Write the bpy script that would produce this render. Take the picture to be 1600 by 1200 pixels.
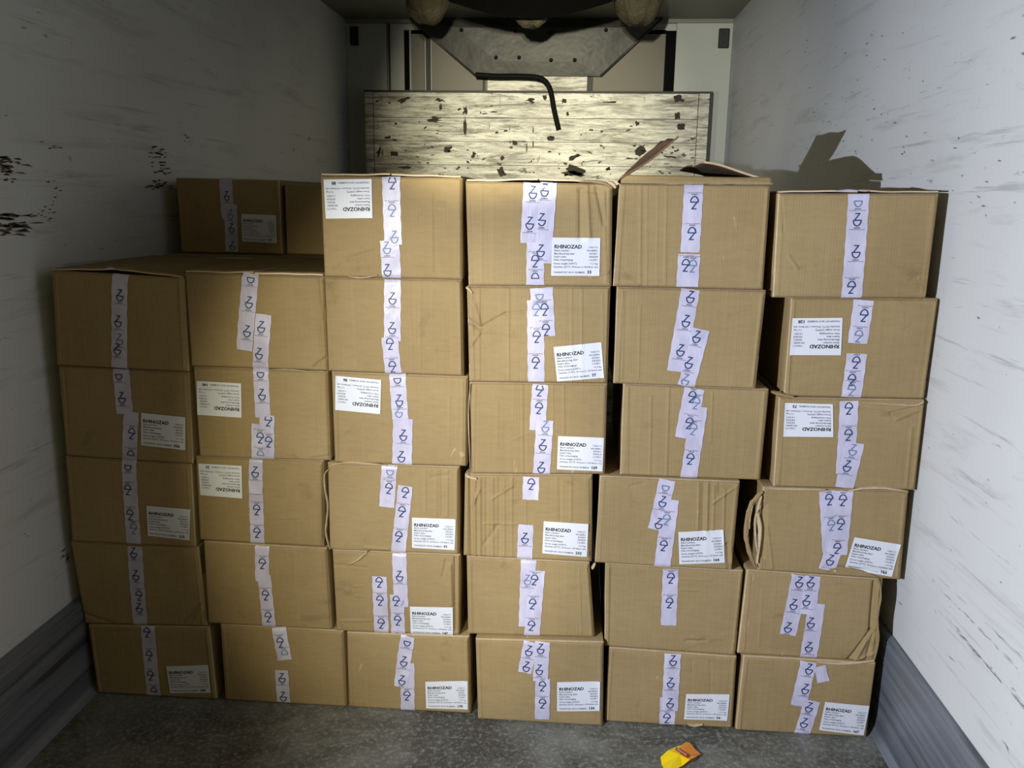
import bpy, bmesh, math, random
import numpy as np
from mathutils import Matrix, Vector
for o in list(bpy.data.objects): bpy.data.objects.remove(o)
SC = bpy.context.scene; COL = SC.collection
# ---------------------------------------------------------------- camera
F, PITCH, YAW, ROLL = 1305.0133, 0.2192, 0.0699, -0.0135
CAM = np.array([0.2715, 0.0, 1.5666])
def rotm(p, y, r):
    cy, sy = math.cos(y), math.sin(y); cp, sp = math.cos(-p), math.sin(-p); cr, sr = math.cos(r), math.sin(r)
    return (np.array([[cy, -sy, 0], [sy, cy, 0], [0, 0, 1]]) @ np.array([[1, 0, 0], [0, cp, -sp], [0, sp, cp]])
            @ np.array([[cr, 0, sr], [0, 1, 0], [-sr, 0, cr]]))
RM = rotm(PITCH, YAW, ROLL)
cd = bpy.data.cameras.new('camera'); cam = bpy.data.objects.new('camera', cd); COL.objects.link(cam)
cd.sensor_fit = 'HORIZONTAL'; cd.sensor_width = 36; cd.lens = 36 * F / 1600; cd.clip_start = .01
m = Matrix([[RM[i][0], RM[i][2], -RM[i][1], CAM[i]] for i in range(3)] + [[0, 0, 0, 1]])
cam.matrix_world = m; SC.camera = cam
# ---------------------------------------------------------------- world, lights, exposure
SC.view_settings.view_transform = 'Standard'; SC.view_settings.look = 'None'
SC.view_settings.gamma = 1; SC.view_settings.use_curve_mapping = False; SC.view_settings.exposure = 0
w = bpy.data.worlds.new('world'); SC.world = w; w.use_nodes = True
w.node_tree.nodes['Background'].inputs[0].default_value = (1.0, 0.88, 0.46, 1)
w.node_tree.nodes['Background'].inputs[1].default_value = 0.17
def spot(name, loc, aim, power, col, deg, blend, size):
    l = bpy.data.lights.new(name, 'SPOT'); l.energy = power; l.color = col
    l.spot_size = math.radians(deg); l.spot_blend = blend; l.shadow_soft_size = size
    o = bpy.data.objects.new(name, l); COL.objects.link(o); o.location = loc
    o.rotation_euler = (Vector(aim) - Vector(loc)).to_track_quat('-Z', 'Y').to_euler(); return o
L0 = Vector((-1.18, 0.0, 1.50)); AZ, EL = math.radians(52), math.radians(-12)
spot('work_light', L0, L0 + Vector((math.sin(AZ) * math.cos(EL), math.cos(AZ) * math.cos(EL), math.sin(EL))), 470, (0.86, 0.91, 1.0), 82, .80, .008)
spot('hand_torch', (0.02, 0.20, 1.97), (0.0, 5.66, 1.92), 900, (1.0, 0.93, 0.66), 24, 1.0, .03)
spot('warm_torch', (-0.30, -0.25, 1.50), (-0.25, 2.3, 0.80), 138, (1.0, 0.92, 0.62), 42, .55, .03).scale = (0.66, 1, 1)
spot('end_wall_fill', (0.10, 0.20, 2.02), (0.45, 5.7, 2.22), 520, (1.0, 0.98, 0.86), 31, .8, .03)  # added fill spot that brightens the end wall, not a real torch

# ---------------------------------------------------------------- helpers
def un(pt, Y):
    d = RM @ np.array([(pt[0] - 800) / F, 1, (600 - pt[1]) / F]); return CAM + d * (Y / d[1])
def unx(pt, X):
    d = RM @ np.array([(pt[0] - 800) / F, 1, (600 - pt[1]) / F]); return CAM + d * ((X - CAM[0]) / d[0])
def unz(pt, Z):
    d = RM @ np.array([(pt[0] - 800) / F, 1, (600 - pt[1]) / F]); return CAM + d * ((Z - CAM[2]) / d[2])
def lin(c): return tuple(((x / 255) / 12.92 if x / 255 <= .04045 else ((x / 255 + .055) / 1.055) ** 2.4) for x in c) + (1,)
class MB:
    def __init__(s): s.v = []; s.f = []; s.m = []; s.sm = []
    def add(s, vs, fs, mi=0, smooth=False):
        b = len(s.v); s.v += [tuple(map(float, a)) for a in vs]
        for f in fs: s.f.append(tuple(b + i for i in f)); s.m.append(mi); s.sm.append(smooth)
    def box(s, lo, hi, mi=0):
        x0, y0, z0 = lo; x1, y1, z1 = hi
        s.add([(x0, y0, z0), (x1, y0, z0), (x1, y1, z0), (x0, y1, z0), (x0, y0, z1), (x1, y0, z1), (x1, y1, z1), (x0, y1, z1)],
              [(0, 3, 2, 1), (4, 5, 6, 7), (0, 1, 5, 4), (1, 2, 6, 5), (2, 3, 7, 6), (3, 0, 4, 7)], mi)
    def slab(s, pts, off, mi=0):     # polygon extruded by a vector
        n = len(pts); p = [np.array(a, float) for a in pts]; q = [a + np.array(off) for a in p]
        s.add(p + q, [tuple(range(n)), tuple(range(2 * n - 1, n - 1, -1))] + [(i, i + n, (i + 1) % n + n, (i + 1) % n) for i in range(n)], mi)
    def tube(s, path, r, n=10, mi=0):
        path = [np.array(p, float) for p in path]; base = len(s.v); vs = []
        for i, p in enumerate(path):
            t = path[min(i + 1, len(path) - 1)] - path[max(i - 1, 0)]; t /= np.linalg.norm(t)
            a = np.cross(t, (0, 1, 0)); a = a / np.linalg.norm(a) if np.linalg.norm(a) > 1e-3 else np.array((1., 0, 0)); b = np.cross(t, a)
            rr = r[i] if isinstance(r, (list, tuple)) else r
            for k in range(n):
                an = 2 * math.pi * k / n; vs.append(p + rr * (math.cos(an) * a + math.sin(an) * b))
        fs = [(i * n + k, i * n + (k + 1) % n, (i + 1) * n + (k + 1) % n, (i + 1) * n + k) for i in range(len(path) - 1) for k in range(n)]
        fs += [tuple(range(n)), tuple(range(len(vs) - 1, len(vs) - 1 - n, -1))]
        s.add(vs, fs, mi, True)
    def build(s, name, mats, parent=None, origin=None, recalc=False, bevel=0):
        me = bpy.data.meshes.new(name)
        o0 = np.array(origin if origin is not None else (0, 0, 0), float)
        me.from_pydata([tuple(np.array(a) - o0) for a in s.v], [], s.f)
        for mt in (mats if isinstance(mats, (list, tuple)) else [mats]): me.materials.append(mt)
        me.polygons.foreach_set('material_index', s.m); me.polygons.foreach_set('use_smooth', s.sm)
        if recalc:
            bm = bmesh.new(); bm.from_mesh(me); bmesh.ops.recalc_face_normals(bm, faces=bm.faces); bm.to_mesh(me); bm.free()
        me.update(); o = bpy.data.objects.new(name, me); COL.objects.link(o)
        if parent is not None: o.parent = parent
        elif origin is not None: o.location = tuple(o0)
        if bevel:
            md = o.modifiers.new('bevel', 'BEVEL'); md.width = bevel; md.segments = 2; md.limit_method = 'ANGLE'
        return o
def thing(name, label, cat, loc, group=None):
    o = bpy.data.objects.new(name, None); COL.objects.link(o); o.location = tuple(loc); o.empty_display_size = .05
    o['label'] = label; o['category'] = cat
    if group: o['group'] = group
    return o
def tag(o, label, cat, group=None):
    o['label'] = label; o['category'] = cat
    if group: o['group'] = group
    return o
def struct(o, label=None, cat=None):
    o['kind'] = 'structure'
    if label: o['label'] = label; o['category'] = cat
    return o
# ---------------------------------------------------------------- materials
class NT:
    def __init__(s, name, rough=.6, spec=.4, metal=0):
        s.mat = bpy.data.materials.new(name); s.mat.use_nodes = True; s.t = s.mat.node_tree; s.b = s.t.nodes['Principled BSDF']
        s.b.inputs['Roughness'].default_value = rough; s.b.inputs['Specular IOR Level'].default_value = spec; s.b.inputs['Metallic'].default_value = metal
        tc = s.n('ShaderNodeTexCoord'); s.co = tc.outputs['Object']
    def n(s, t, **k):
        a = s.t.nodes.new(t)
        for x, y in k.items(): setattr(a, x, y)
        return a
    def l(s, a, b): s.t.links.new(a, b)
    def rnd(s):      # object coordinates moved by a random amount per object
        oi = s.n('ShaderNodeObjectInfo'); mu = s.n('ShaderNodeMath', operation='MULTIPLY'); mu.inputs[1].default_value = 57.3; s.l(oi.outputs['Random'], mu.inputs[0])
        ad = s.n('ShaderNodeVectorMath', operation='ADD'); s.l(s.co, ad.inputs[0]); s.l(mu.outputs[0], ad.inputs[1]); s.co = ad.outputs[0]; s.r = oi.outputs['Random']
    def map(s, sc, rot=(0, 0, 0)):
        a = s.n('ShaderNodeMapping'); a.inputs['Scale'].default_value = sc; a.inputs['Rotation'].default_value = rot; s.l(s.co, a.inputs[0]); return a.outputs[0]
    def noise(s, scale, detail=4, rough=.6, sc=(1, 1, 1), dist=0, rot=(0, 0, 0)):
        a = s.n('ShaderNodeTexNoise'); a.inputs['Scale'].default_value = scale; a.inputs['Detail'].default_value = detail
        a.inputs['Roughness'].default_value = rough; a.inputs['Distortion'].default_value = dist; s.l(s.map(sc, rot), a.inputs[0]); return a.outputs[0]
    def ramp(s, src, stops):
        a = s.n('ShaderNodeValToRGB'); e = a.color_ramp.elements
        for i, (p, c) in enumerate(stops):
            if i >= len(e): e.new(p)
            e[i].position = p; e[i].color = c if len(c) == 4 else tuple(c) + (1,)
        s.l(src, a.inputs[0]); return a.outputs[0]
    def g(s, src, a, b): return s.ramp(src, [(a, (0, 0, 0, 1)), (b, (1, 1, 1, 1))])
    def mix(s, fac, a, b, mode='MIX'):
        x = s.n('ShaderNodeMix', data_type='RGBA', blend_type=mode)
        for v, i in ((fac, 0), (a, 6), (b, 7)):
            if isinstance(v, (int, float)): x.inputs[i].default_value = v
            elif isinstance(v, tuple): x.inputs[i].default_value = v
            else: s.l(v, x.inputs[i])
        return x.outputs[2]
    def math(s, op, a, b):
        x = s.n('ShaderNodeMath', operation=op)
        for v, i in ((a, 0), (b, 1)):
            if isinstance(v, (int, float)): x.inputs[i].default_value = v
            else: s.l(v, x.inputs[i])
        return x.outputs[0]
    def col(s, c):
        if isinstance(c, tuple): s.b.inputs['Base Color'].default_value = c
        else: s.l(c, s.b.inputs['Base Color'])
    def bump(s, h, st=.3, d=.01):
        a = s.n('ShaderNodeBump'); a.inputs['Strength'].default_value = st; a.inputs['Distance'].default_value = d
        s.l(h, a.inputs['Height']); s.l(a.outputs[0], s.b.inputs['Normal'])
def plain(name, c, rough=.6, spec=.4, metal=0):
    t = NT(name, rough, spec, metal); n = t.noise(9, 3); t.col(t.mix(t.math('MULTIPLY', n, .25), c, tuple(x * .7 for x in c[:3]) + (1,))); return t.mat

def mk_carton(name, base, dark, lightc):
    t = NT(name, .82, .22); t.rnd()
    big = t.noise(2.2, 3, .55); fib = t.noise(60, 4, .7, (.35, .35, 1.6)); vert = t.noise(62, 3, .6, (1, .2, .035))
    c = t.mix(t.g(big, .3, .7), base, lightc); c = t.mix(t.math('MULTIPLY', t.g(fib, .35, .75), .22), c, dark)
    c = t.mix(t.math('MULTIPLY', t.g(vert, .56, .66), .24), c, lightc)
    st = t.math('MULTIPLY', t.g(t.noise(5.5, 6, .72, (1, 1, 1.4), .6), .60, .76), .42)
    c = t.mix(st, c, tuple(x * .42 for x in dark[:3]) + (1,))
    sc = t.math('MULTIPLY', t.g(t.noise(26, 3, .6, (1, 1, .28), 1.5), .72, .76), .30); c = t.mix(sc, c, lin((205, 186, 150)))
    t.col(c)
    wv = t.n('ShaderNodeTexWave', wave_type='BANDS', bands_direction='X'); wv.inputs['Scale'].default_value = 42; wv.inputs['Distortion'].default_value = .4; t.l(t.co, wv.inputs[0])
    vb = t.math('ADD', t.math('MULTIPLY', wv.outputs[1], .12), t.math('MULTIPLY', vert, 1.0))
    t.bump(t.math('ADD', vb, t.math('MULTIPLY', fib, .25)), .40, .0035); return t.mat
M = {}
M['carton'] = mk_carton('kraft_cardboard', lin((139, 119, 84)), lin((102, 83, 55)), lin((151, 131, 95)))
M['edge'] = mk_carton('worn_cardboard_edge', lin((176, 155, 124)), lin((98, 78, 54)), lin((206, 186, 158)))
M['inner'] = mk_carton('shaded_inner_cardboard', lin((82, 64, 48)), lin((60, 45, 34)), lin((98, 78, 60)))  # inner faces and raised flap, their shade put into the brown
t = NT('printed_packing_tape', .34, .5); t.rnd()
n1 = t.noise(16, 4, .6, (1, 1, .5), .8); t.col(t.mix(t.g(n1, .35, .7), lin((188, 185, 212)), lin((212, 209, 236))))
t.bump(t.noise(55, 3, .6, (1, 1, .35), 1.2), .35, .003)
tr = t.n('ShaderNodeBsdfTransparent'); mx = t.n('ShaderNodeMixShader'); mx.inputs[0].default_value = .80
t.l(tr.outputs[0], mx.inputs[1]); t.l(t.b.outputs[0], mx.inputs[2]); t.l(mx.outputs[0], t.t.nodes['Material Output'].inputs[0]); M['tape'] = t.mat
M['ink'] = plain('dark_blue_ink', lin((14, 48, 98)), .5)
M['inkteal'] = plain('faded_blue_ink', lin((98, 120, 154)), .5)
M['black'] = plain('black_ink', lin((26, 27, 32)), .6)
M['greyink'] = plain('grey_print', lin((92, 94, 112)), .6)
M['paper'] = plain('white_label_paper', lin((208, 211, 222)), .5)
def mk_wall(name, base, scuff, seed):
    t = NT(name, .5, .4); c = t.mix(t.g(t.noise(1.3, 3), .3, .75), base, tuple(x * .88 for x in base[:3]) + (1,))
    str_ = t.math('MULTIPLY', t.g(t.noise(3.2, 6, .7, (1, .30, 3.4), .4), .55, .72), .45); c = t.mix(str_, c, scuff)
    ln = t.math('MULTIPLY', t.g(t.noise(13, 5, .7, (1, .10, 3.0), .2), .60, .68), .45); c = t.mix(ln, c, scuff)
    spk = t.math('MULTIPLY', t.g(t.noise(24, 3, .6, (1, .6, 1.8), .3), .69, .76), .7); c = t.mix(spk, c, tuple(x * .35 for x in scuff[:3]) + (1,))
    big = t.math('MULTIPLY', t.g(t.noise(7, 5, .75, (1, .35, 1.6), .8), .63, .74), .35); c = t.mix(big, c, scuff)
    t.col(c); t.bump(t.noise(40, 4, .6), .12, .003); return t.mat
M['wall'] = mk_wall('painted_grp_wall', lin((209, 211, 214)), lin((128, 126, 120)), 0)
M['scuff'] = plain('dark_scuff_mark', lin((88, 78, 62)), .8)
M['scuffg'] = plain('grey_scuff_mark', lin((128, 128, 132)), .8)
M['backwall'] = plain('grey_painted_bulkhead', lin((176, 180, 172)), .5)
M['hatch'] = plain('weathered_grey_hatch', lin((116, 112, 100)), .6)
M['trimdark'] = plain('dark_seam', lin((52, 52, 48)), .6)
M['gasket'] = plain('black_rubber_gasket', lin((7, 7, 7)), .8, .1)
M['ceil'] = plain('grey_ceiling_panel', lin((128, 128, 116)), .6)
t = NT('scratched_aluminium_kick_plate', .42, .5, .35)
a = t.noise(5, 8, .75, (1, .05, 2.6)); b = t.noise(26, 5, .7, (1, .02, 1.6)); c = t.mix(t.g(a, .38, .66), lin((88, 92, 102)), lin((140, 145, 158)))
c = t.mix(t.math('MULTIPLY', t.g(b, .45, .7), .55), c, lin((150, 154, 162))); c = t.mix(t.math('MULTIPLY', t.g(t.noise(9, 4, .6, (1, .06, 2)), .58, .66), .7), c, lin((40, 42, 46)))
t.col(c); t.bump(b, .3, .004); M['kick'] = t.mat
t = NT('grimy_grey_resin_floor', .62, .4)
c = t.mix(t.g(t.noise(2.6, 6, .72, (1, 1, 1), .6), .40, .62), lin((70, 69, 62)), lin((116, 116, 110))); c = t.mix(t.math('MULTIPLY', t.g(t.noise(70, 4, .75), .5, .7), .55), c, lin((170, 172, 172)))
c = t.mix(t.math('MULTIPLY', t.g(t.noise(5, 7, .78, (1, 1, 1), 1.2), .56, .72), .55), c, lin((52, 50, 44))); c = t.mix(t.g(t.noise(110, 2, .5), .74, .78), c, lin((205, 203, 192)))
c = t.mix(t.math('MULTIPLY', t.g(t.noise(9, 6, .8, (1.6, .5, 1), 1.5), .64, .70), .5), c, lin((176, 172, 158)))
t.col(c); t.bump(t.noise(60, 5, .7), .4, .006); M['floor'] = t.mat
t = NT('worn_white_board', .45, .4)
c = t.mix(t.g(t.noise(2, 4), .3, .7), lin((232, 230, 216)), lin((205, 202, 186)))
c = t.mix(t.math('MULTIPLY', t.g(t.noise(9, 8, .8, (.30, 1, 2.6), .5), .44, .60), .95), c, lin((98, 92, 74)))
c = t.mix(t.math('MULTIPLY', t.g(t.noise(28, 5, .75, (.22, 1, 2.2), .3), .55, .66), .7), c, lin((84, 78, 62)))
c = t.mix(t.math('MULTIPLY', t.g(t.noise(4, 6, .7, (.7, 1, 1.3), .8), .50, .72), .65), c, lin((132, 126, 108)))
c = t.mix(t.g(t.noise(16, 4, .65, (.45, 1, 1.3), .6), .665, .69), c, lin((34, 31, 26)))
c = t.mix(t.math('MULTIPLY', t.g(t.noise(20, 3, .6, (2.6, 1, .35), .6), .68, .71), .8), c, lin((60, 56, 46)))
t.col(c); t.bump(t.noise(30, 5, .7), .3, .004); M['board'] = t.mat
t = NT('dull_grey_sheet_metal', .5, .5, .25)
c = t.mix(t.g(t.noise(3, 4), .3, .7), lin((56, 56, 51)), lin((72, 72, 66))); c = t.mix(t.math('MULTIPLY', t.g(t.noise(12, 6, .75), .5, .7), .5), c, lin((76, 74, 64))); t.col(c); t.bump(t.noise(5, 3), .4, .02); M['sheet'] = t.mat
t = NT('creased_beige_cloth', .85, .2)
c = t.mix(t.g(t.noise(5, 5, .7), .35, .7), lin((92, 86, 66)), lin((62, 57, 42))); t.col(c); t.bump(t.noise(9, 5, .7, (1, 1, 1), 1.5), 1.0, .03); M['cloth'] = t.mat
M['grime'] = plain('brown_grime_residue', lin((54, 48, 40)), .8)
M['hinge'] = plain('black_steel', lin((18, 18, 18)), .45)
M['hose'] = plain('black_rubber_hose', lin((9, 9, 9)), .7, .15); M['soot'] = plain('matt_black_housing', lin((9, 9, 9)), .9, .05)
M['yellow'] = plain('yellow_printed_card', lin((246, 214, 10)), .45)
M['orange'] = plain('orange_printed_card', lin((214, 134, 46)), .45)
M['red'] = plain('dark_red_print', lin((150, 30, 24)), .5)
M['brownside'] = plain('brown_card_side', lin((120, 84, 70)), .6)
M['white'] = plain('white_print', lin((236, 232, 224)), .5)

# ---------------------------------------------------------------- the cargo body
XL, XR, YB, ZC, KH, KX, Y0 = -1.27, 1.256, 5.83, 2.70, .3076, 1.23, 1.15
def rough_marks(mb, X, spots, mi, rng, sgn):   # scuff slivers 0.6 mm off a side wall
    for (px, py, wy, wz, n) in spots:
        c = unx((px, py), X); wy = wy * (.8 if n >= 14 else .5); wz = wz * .9
        for k in range(n):
            y = c[1] + rng.gauss(0, wy * .45 if wz < .25 else .5); z = c[2] + rng.uniform(-.5, .5) * wz
            L = rng.uniform(.2, .8) * wy; h = rng.uniform(.001, .0032) * min(1, wy / .03) * (1.25 if n >= 14 else 1); x = X + sgn * .0006; tl = rng.uniform(-.1, .1) * L
            mb.add([(x, y - L / 2, z), (x, y - L * .1, z - h), (x, y + L / 2, z + tl), (x, y + L * .2, z + h)], [(0, 1, 2, 3)], mi)
rng = random.Random(3)
def wall_side(name, X, sgn):
    mb = MB(); ny = 1
    mb.box((min(X, X - sgn * .08), Y0, 0), (max(X, X - sgn * .08), YB, ZC)); return mb
mb = wall_side('wall_left', XL, 1)
rough_marks(mb, XL, [(13, 256, .10, .05, 26), (10, 275, .07, .06, 14), (245, 238, .10, .05, 20), (250, 262, .10, .05, 20), (250, 288, .12, .04, 22),
    (20, 342, .14, .04, 20), (18, 358, .16, .04, 20), (70, 335, .10, .05, 12), (86, 302, .06, .08, 8), (482, 216, .10, .03, 10), (460, 236, .06, .03, 7), (440, 238, .05, .02, 4),
    (98, 866, .05, .03, 12), (105, 872, .05, .03, 12), (80, 228, .10, .02, 5), (296, 218, .10, .05, 8), (40, 835, .04, .03, 4)], 1, rng, 1)
rough_marks(mb, XL, [(60, 600, .03, .5, 10), (200, 150, .05, .6, 10), (380, 200, .05, .6, 8)], 2, rng, 1)
struct(mb.build('wall_left', [M['wall'], M['scuff'], M['scuffg']]))
mb = wall_side('wall_right', XR, -1)
rough_marks(mb, XR, [(1306, 6, .05, .05, 4), (1430, 8, .02, .03, 4), (1217, 107, .03, .02, 3), (1282, 98, .03, .02, 3), (1421, 112, .03, .06, 7), (1503, 85, .02, .02, 3), (1529, 161, .02, .03, 3),
    (1232, 168, .05, .05, 5), (1264, 178, .03, .06, 4), (1338, 238, .05, .02, 5), (1411, 239, .06, .01, 4), (1568, 208, .02, .02, 3), (1523, 237, .02, .01, 3), (1232, 243, .03, .05, 4)], 1, rng, -1)
rough_marks(mb, XR, [(1500, 300, .05, .6, 14), (1400, 200, .06, .5, 12), (1550, 500, .03, .6, 10), (1300, 150, .06, .4, 16), (1450, 230, .05, .5, 22), (1560, 420, .03, .5, 16), (1500, 760, .02, .4, 14), (1262, 70, .12, .1, 5)], 2, rng, -1)
def streak(mb, X, sgn, a, b, w, mi, n, rng):     # long scrape along the wall from photo point a to b
    A = unx(a, X); B = unx(b, X)
    for k in range(n):
        s = rng.random(); L = rng.uniform(.01, .05); c = A + (B - A) * s; d = (B - A) / np.linalg.norm(B - A); h = rng.uniform(.3, 1) * w * .35
        c[2] += rng.gauss(0, w); p = c - d * L / 2; q = c + d * L / 2; x = X + sgn * .0007
        mb.add([(x, p[1], p[2]), (x, c[1], c[2] - h), (x, q[1], q[2]), (x, c[1], c[2] + h)], [(0, 1, 2, 3)], mi)
streak(mb, XR, -1, (1490, 978), (1600, 1105), .003, 2, 34, rng); streak(mb, XR, -1, (1515, 1008), (1560, 1060), .003, 1, 14, rng)
streak(mb, XR, -1, (1452, 902), (1600, 1055), .002, 2, 30, rng); streak(mb, XR, -1, (1470, 905), (1600, 1030), .0012, 2, 18, rng)
streak(mb, XR, -1, (1481, 1023), (1494, 1038), .0015, 1, 4, rng); streak(mb, XR, -1, (1440, 770), (1600, 900), .001, 2, 12, rng)
streak(mb, XR, -1, (1478, 480), (1600, 478), .001, 2, 10, rng); streak(mb, XR, -1, (1425, 152), (1475, 133), .002, 2, 8, rng); streak(mb, XR, -1, (1480, 105), (1520, 92), .002, 2, 7, rng)
struct(mb.build('wall_right', [M['wall'], M['scuff'], M['scuffg']]))
mb = MB(); mb.box((XL - .08, Y0, -.08), (XR + .08, YB + .1, 0)); struct(mb.build('floor', M['floor']))
mb = MB(); mb.box((XL - .08, Y0, ZC), (XR + .08, YB + .1, ZC + .08)); struct(mb.build('ceiling', M['ceil']))
mb = MB(); mb.box((XL, YB, 0), (XR, YB + .08, ZC)); struct(mb.build('wall_back', M['backwall']))
for nm, a, b in (('baseboard_left', XL + .001, -KX), ('baseboard_right', KX, XR - .001)):
    mb = MB(); x0, x1 = a, b; inner = -KX if nm.endswith('left') else KX; outer = XL + .001 if nm.endswith('left') else XR - .001; d = 1 if inner > 0 else -1
    # folded plate: rounded cove at the floor, rolled lip at the top
    prof = [(outer, KH + .002), (inner + d * .012, KH + .002), (inner + d * .003, KH - .003), (inner, KH - .012), (inner + d * .004, KH - .016), (inner, KH - .022), (inner, .05), (inner - d * .005, .02), (inner - d * .022, .001), (outer, .001)]
    n = len(prof); vs = [(p[0], y, p[1]) for y in (Y0, YB - .001) for p in prof]
    mb.add(vs, [(i, i + 1, i + 1 + n, i + n) for i in range(n - 1)] + [(n - 1, 0, n, 2 * n - 1), tuple(range(n)), tuple(range(n, 2 * n))]); struct(mb.build(nm, M['kick'], recalc=True))
# back-wall posts, seams and gasketed hatch (flat features built at their real place)
def bplane(mb, x0, y0, x1, y1, Y, th, mi=0):
    a = un((x0, y0), Y); b = un((x1, y1), Y); mb.box((a[0], Y, b[2]), (b[0], Y + th, a[2]), mi)
zt = ZC - .001
for i, (px0, px1) in enumerate(((548, 605), (1052, 1138))):
    a = un((px0, 150), YB - .03)[0]; b = un((px1, 150), YB - .03)[0]
    if i == 0: a = XL + .001
    else: b = XR - .001
    mb = MB(); mb.box((a, YB - .03, .001), (b, YB - .001, zt - .02)); struct(mb.build('trim_%d' % (i + 1), M['backwall'], bevel=.004))
xa = un((609, 150), YB - .02)[0]
mb = MB(); mb.box((xa - .005, YB - .02, .002), (xa + .005, YB - .0015, zt - .02)); struct(mb.build('trim_3', M['trimdark']))
mb = MB(); mb.box((XL + .002, YB - .045, ZC - .025), (XR - .002, YB - .032, ZC - .001)); struct(mb.build('trim_4', M['ceil']))
h = thing('access_hatch', 'grey hatch with black rubber gasket in the end wall behind the white board', 'hatch', (0, YB - .03, 1.9))
def seal(px0, py0, px1, py1, th=.02, mt='gasket', nm='gasket', Y=YB - .025):
    mb = MB(); bplane(mb, px0, py0, px1, py1, Y, th); o = mb.build(nm, M[mt], h, origin=h.location); return o
seal(631, 47, 642, 330); seal(642, 47, 1041, 53); seal(1041, 48, 1050, 330)
seal(665, 53, 674, 330, .02, 'trimdark', 'recess_strip'); seal(642, 53, 665, 330, .018, 'hatch', 'side_panel'); seal(674, 53, 1041, 330, .014, 'hatch', 'door_panel', YB - .018)
seal(762, 118, 911, 330, .012, 'board', 'centre_board', YB - .034); seal(754, 118, 757, 330, .01, 'trimdark', 'seam', YB - .03); seal(917, 118, 920, 330, .01, 'trimdark', 'seam', YB - .03)
for (x0, x1, y0, y1, s) in ((546, 560, 41, 71, 'left'), (1124, 1139, 44, 75, 'right')):
    Y = YB - .048; a = un((x0, y0), Y); b = un((x1, y1), Y); mb = MB(); x_0 = max(a[0], XL + .004); x_1 = min(b[0], XR - .004)
    mb.box((x_0, Y, b[2]), (x_1, Y + .017, a[2])); root = thing('corner_bracket', 'small black bracket high in the far %s corner of the end wall' % s, 'bracket', ((x_0 + x_1) / 2, Y, b[2]), 'black brackets at the top corners of the end wall')
    mb.build('bracket_plate', M['hinge'], root, origin=root.location, bevel=.006)
    for k in (.28, .72):
        mb = MB(); zz = b[2] + (a[2] - b[2]) * k; xc = (x_0 + x_1) / 2
        mb.tube([(xc, Y - .004, zz), (xc, Y + .003, zz)], .006, 10); mb.build('screw', M['sheet'], root, origin=root.location)
# worn white boards across the end wall
YP = 5.66
root = thing('bulkhead_board', 'scuffed white plank board across the lower end wall above the cartons', 'board', (0, YP, 0))
xl = un((570, 145), YP)[0]; xr = un((1109, 148), YP)[0]; top = (un((570, 143), YP)[2] + un((1110, 147), YP)[2]) / 2
mb = MB(); ex0 = un((584, 200), YP)[0]; ex1 = un((1089, 200), YP)[0]
seams = [top] + [un((840, y), YP)[2] for y in (185, 222, 259)]
while seams[-1] > .3: seams.append(seams[-1] - .158)
seams[-1] = .002
for a, b in zip(seams[:-1], seams[1:]): mb.box((ex0 + .002, YP, b + .002), (ex1 - .002, YP + .04, a - .002))
rng = random.Random(8)
def patch(mb, px, py, w, hh, ang=0, ragged=.2, mi=1):
    c = un((px, py), YP); n = 14; vs = []
    for k in range(n):
        a = 2 * math.pi * k / n; sx = max(-1, min(1, 1.35 * math.cos(a))) * w / 2 * (1 + rng.uniform(-ragged, ragged)); sz = max(-1, min(1, 1.35 * math.sin(a))) * hh / 2 * (1 + rng.uniform(-ragged, ragged))
        vs.append((c[0] + sx * math.cos(ang) - sz * math.sin(ang), YP - .0007, c[2] + sx * math.sin(ang) + sz * math.cos(ang)))
    mb.add(vs, [tuple(range(n))[::-1]], mi)
for p in [(616, 240, .07, .035, 0, .06), (593, 236, .015, .08, -.3, .3), (633, 155, .10, .03, .3, .5), (688, 157, .06, .03, 0, .5), (688, 168, .02, .05, .2, .4), (727, 172, .03, .05, 0, .4), (727, 200, .02, .12, .05, .5),
          (784, 268, .05, .06, .5, .3), (785, 247, .03, .03, .7, .2), (861, 216, .06, .035, 0, .08), (899, 267, .13, .06, -.2, .3), (893, 272, .16, .04, 0, .3), (1000, 236, .08, .07, .75, .06),
          (896, 246, .08, .03, .4, .4), (1064, 198, .065, .042, 0, .05), (1058, 181, .04, .05, 0, .2), (805, 224, .04, .03, 0, .4), (823, 231, .008, .06, 0, .2), (833, 225, .008, .05, 0, .2), (833, 203, .008, .04, 0, .2),
          (996, 193, .03, .04, .2, .5), (829, 157, .07, .03, -.1, .5), (851, 152, .03, .04, 0, .3), (881, 158, .04, .03, .3, .3), (887, 178, .02, .03, 0, .3), (680, 187, .09, .035, 0, .5), (776, 207, .03, .015, .5, .3),
          (1060, 155, .07, .05, .2, .3), (740, 242, .04, .04, 0, .5), (700, 234, .05, .05, 0, .5), (634, 262, .10, .02, 0, .4), (1046, 245, .10, .012, -.1, .3), (985, 248, .08, .012, 0, .4), (1056, 236, .03, .012, 0, .3), (605, 215, .05, .02, .1, .5), (770, 175, .07, .012, 0, .5), (955, 160, .09, .02, 0, .5)]:
    patch(mb, *p[:2], p[2] * .8, p[3] * .8, p[4], p[5] + .12)
for k in range(95): patch(mb, rng.uniform(588, 1086), rng.choice([rng.uniform(150, 275), rng.uniform(225, 276)]), rng.uniform(.006, .030), rng.uniform(.004, .014), rng.gauss(0, .2), .5, rng.choice([1, 2, 2]))
mb.build('plank_panel', [M['board'], M['grime'], M['scuff']], root, origin=root.location)
for a, b in ((xl, ex0 - .002), (ex1 + .002, xr)):
    mb = MB(); mb.box((a, YP - .004, .002), (b, YP + .04, top)); o = mb.build('end_strip', M['board'], root, origin=root.location)
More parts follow.
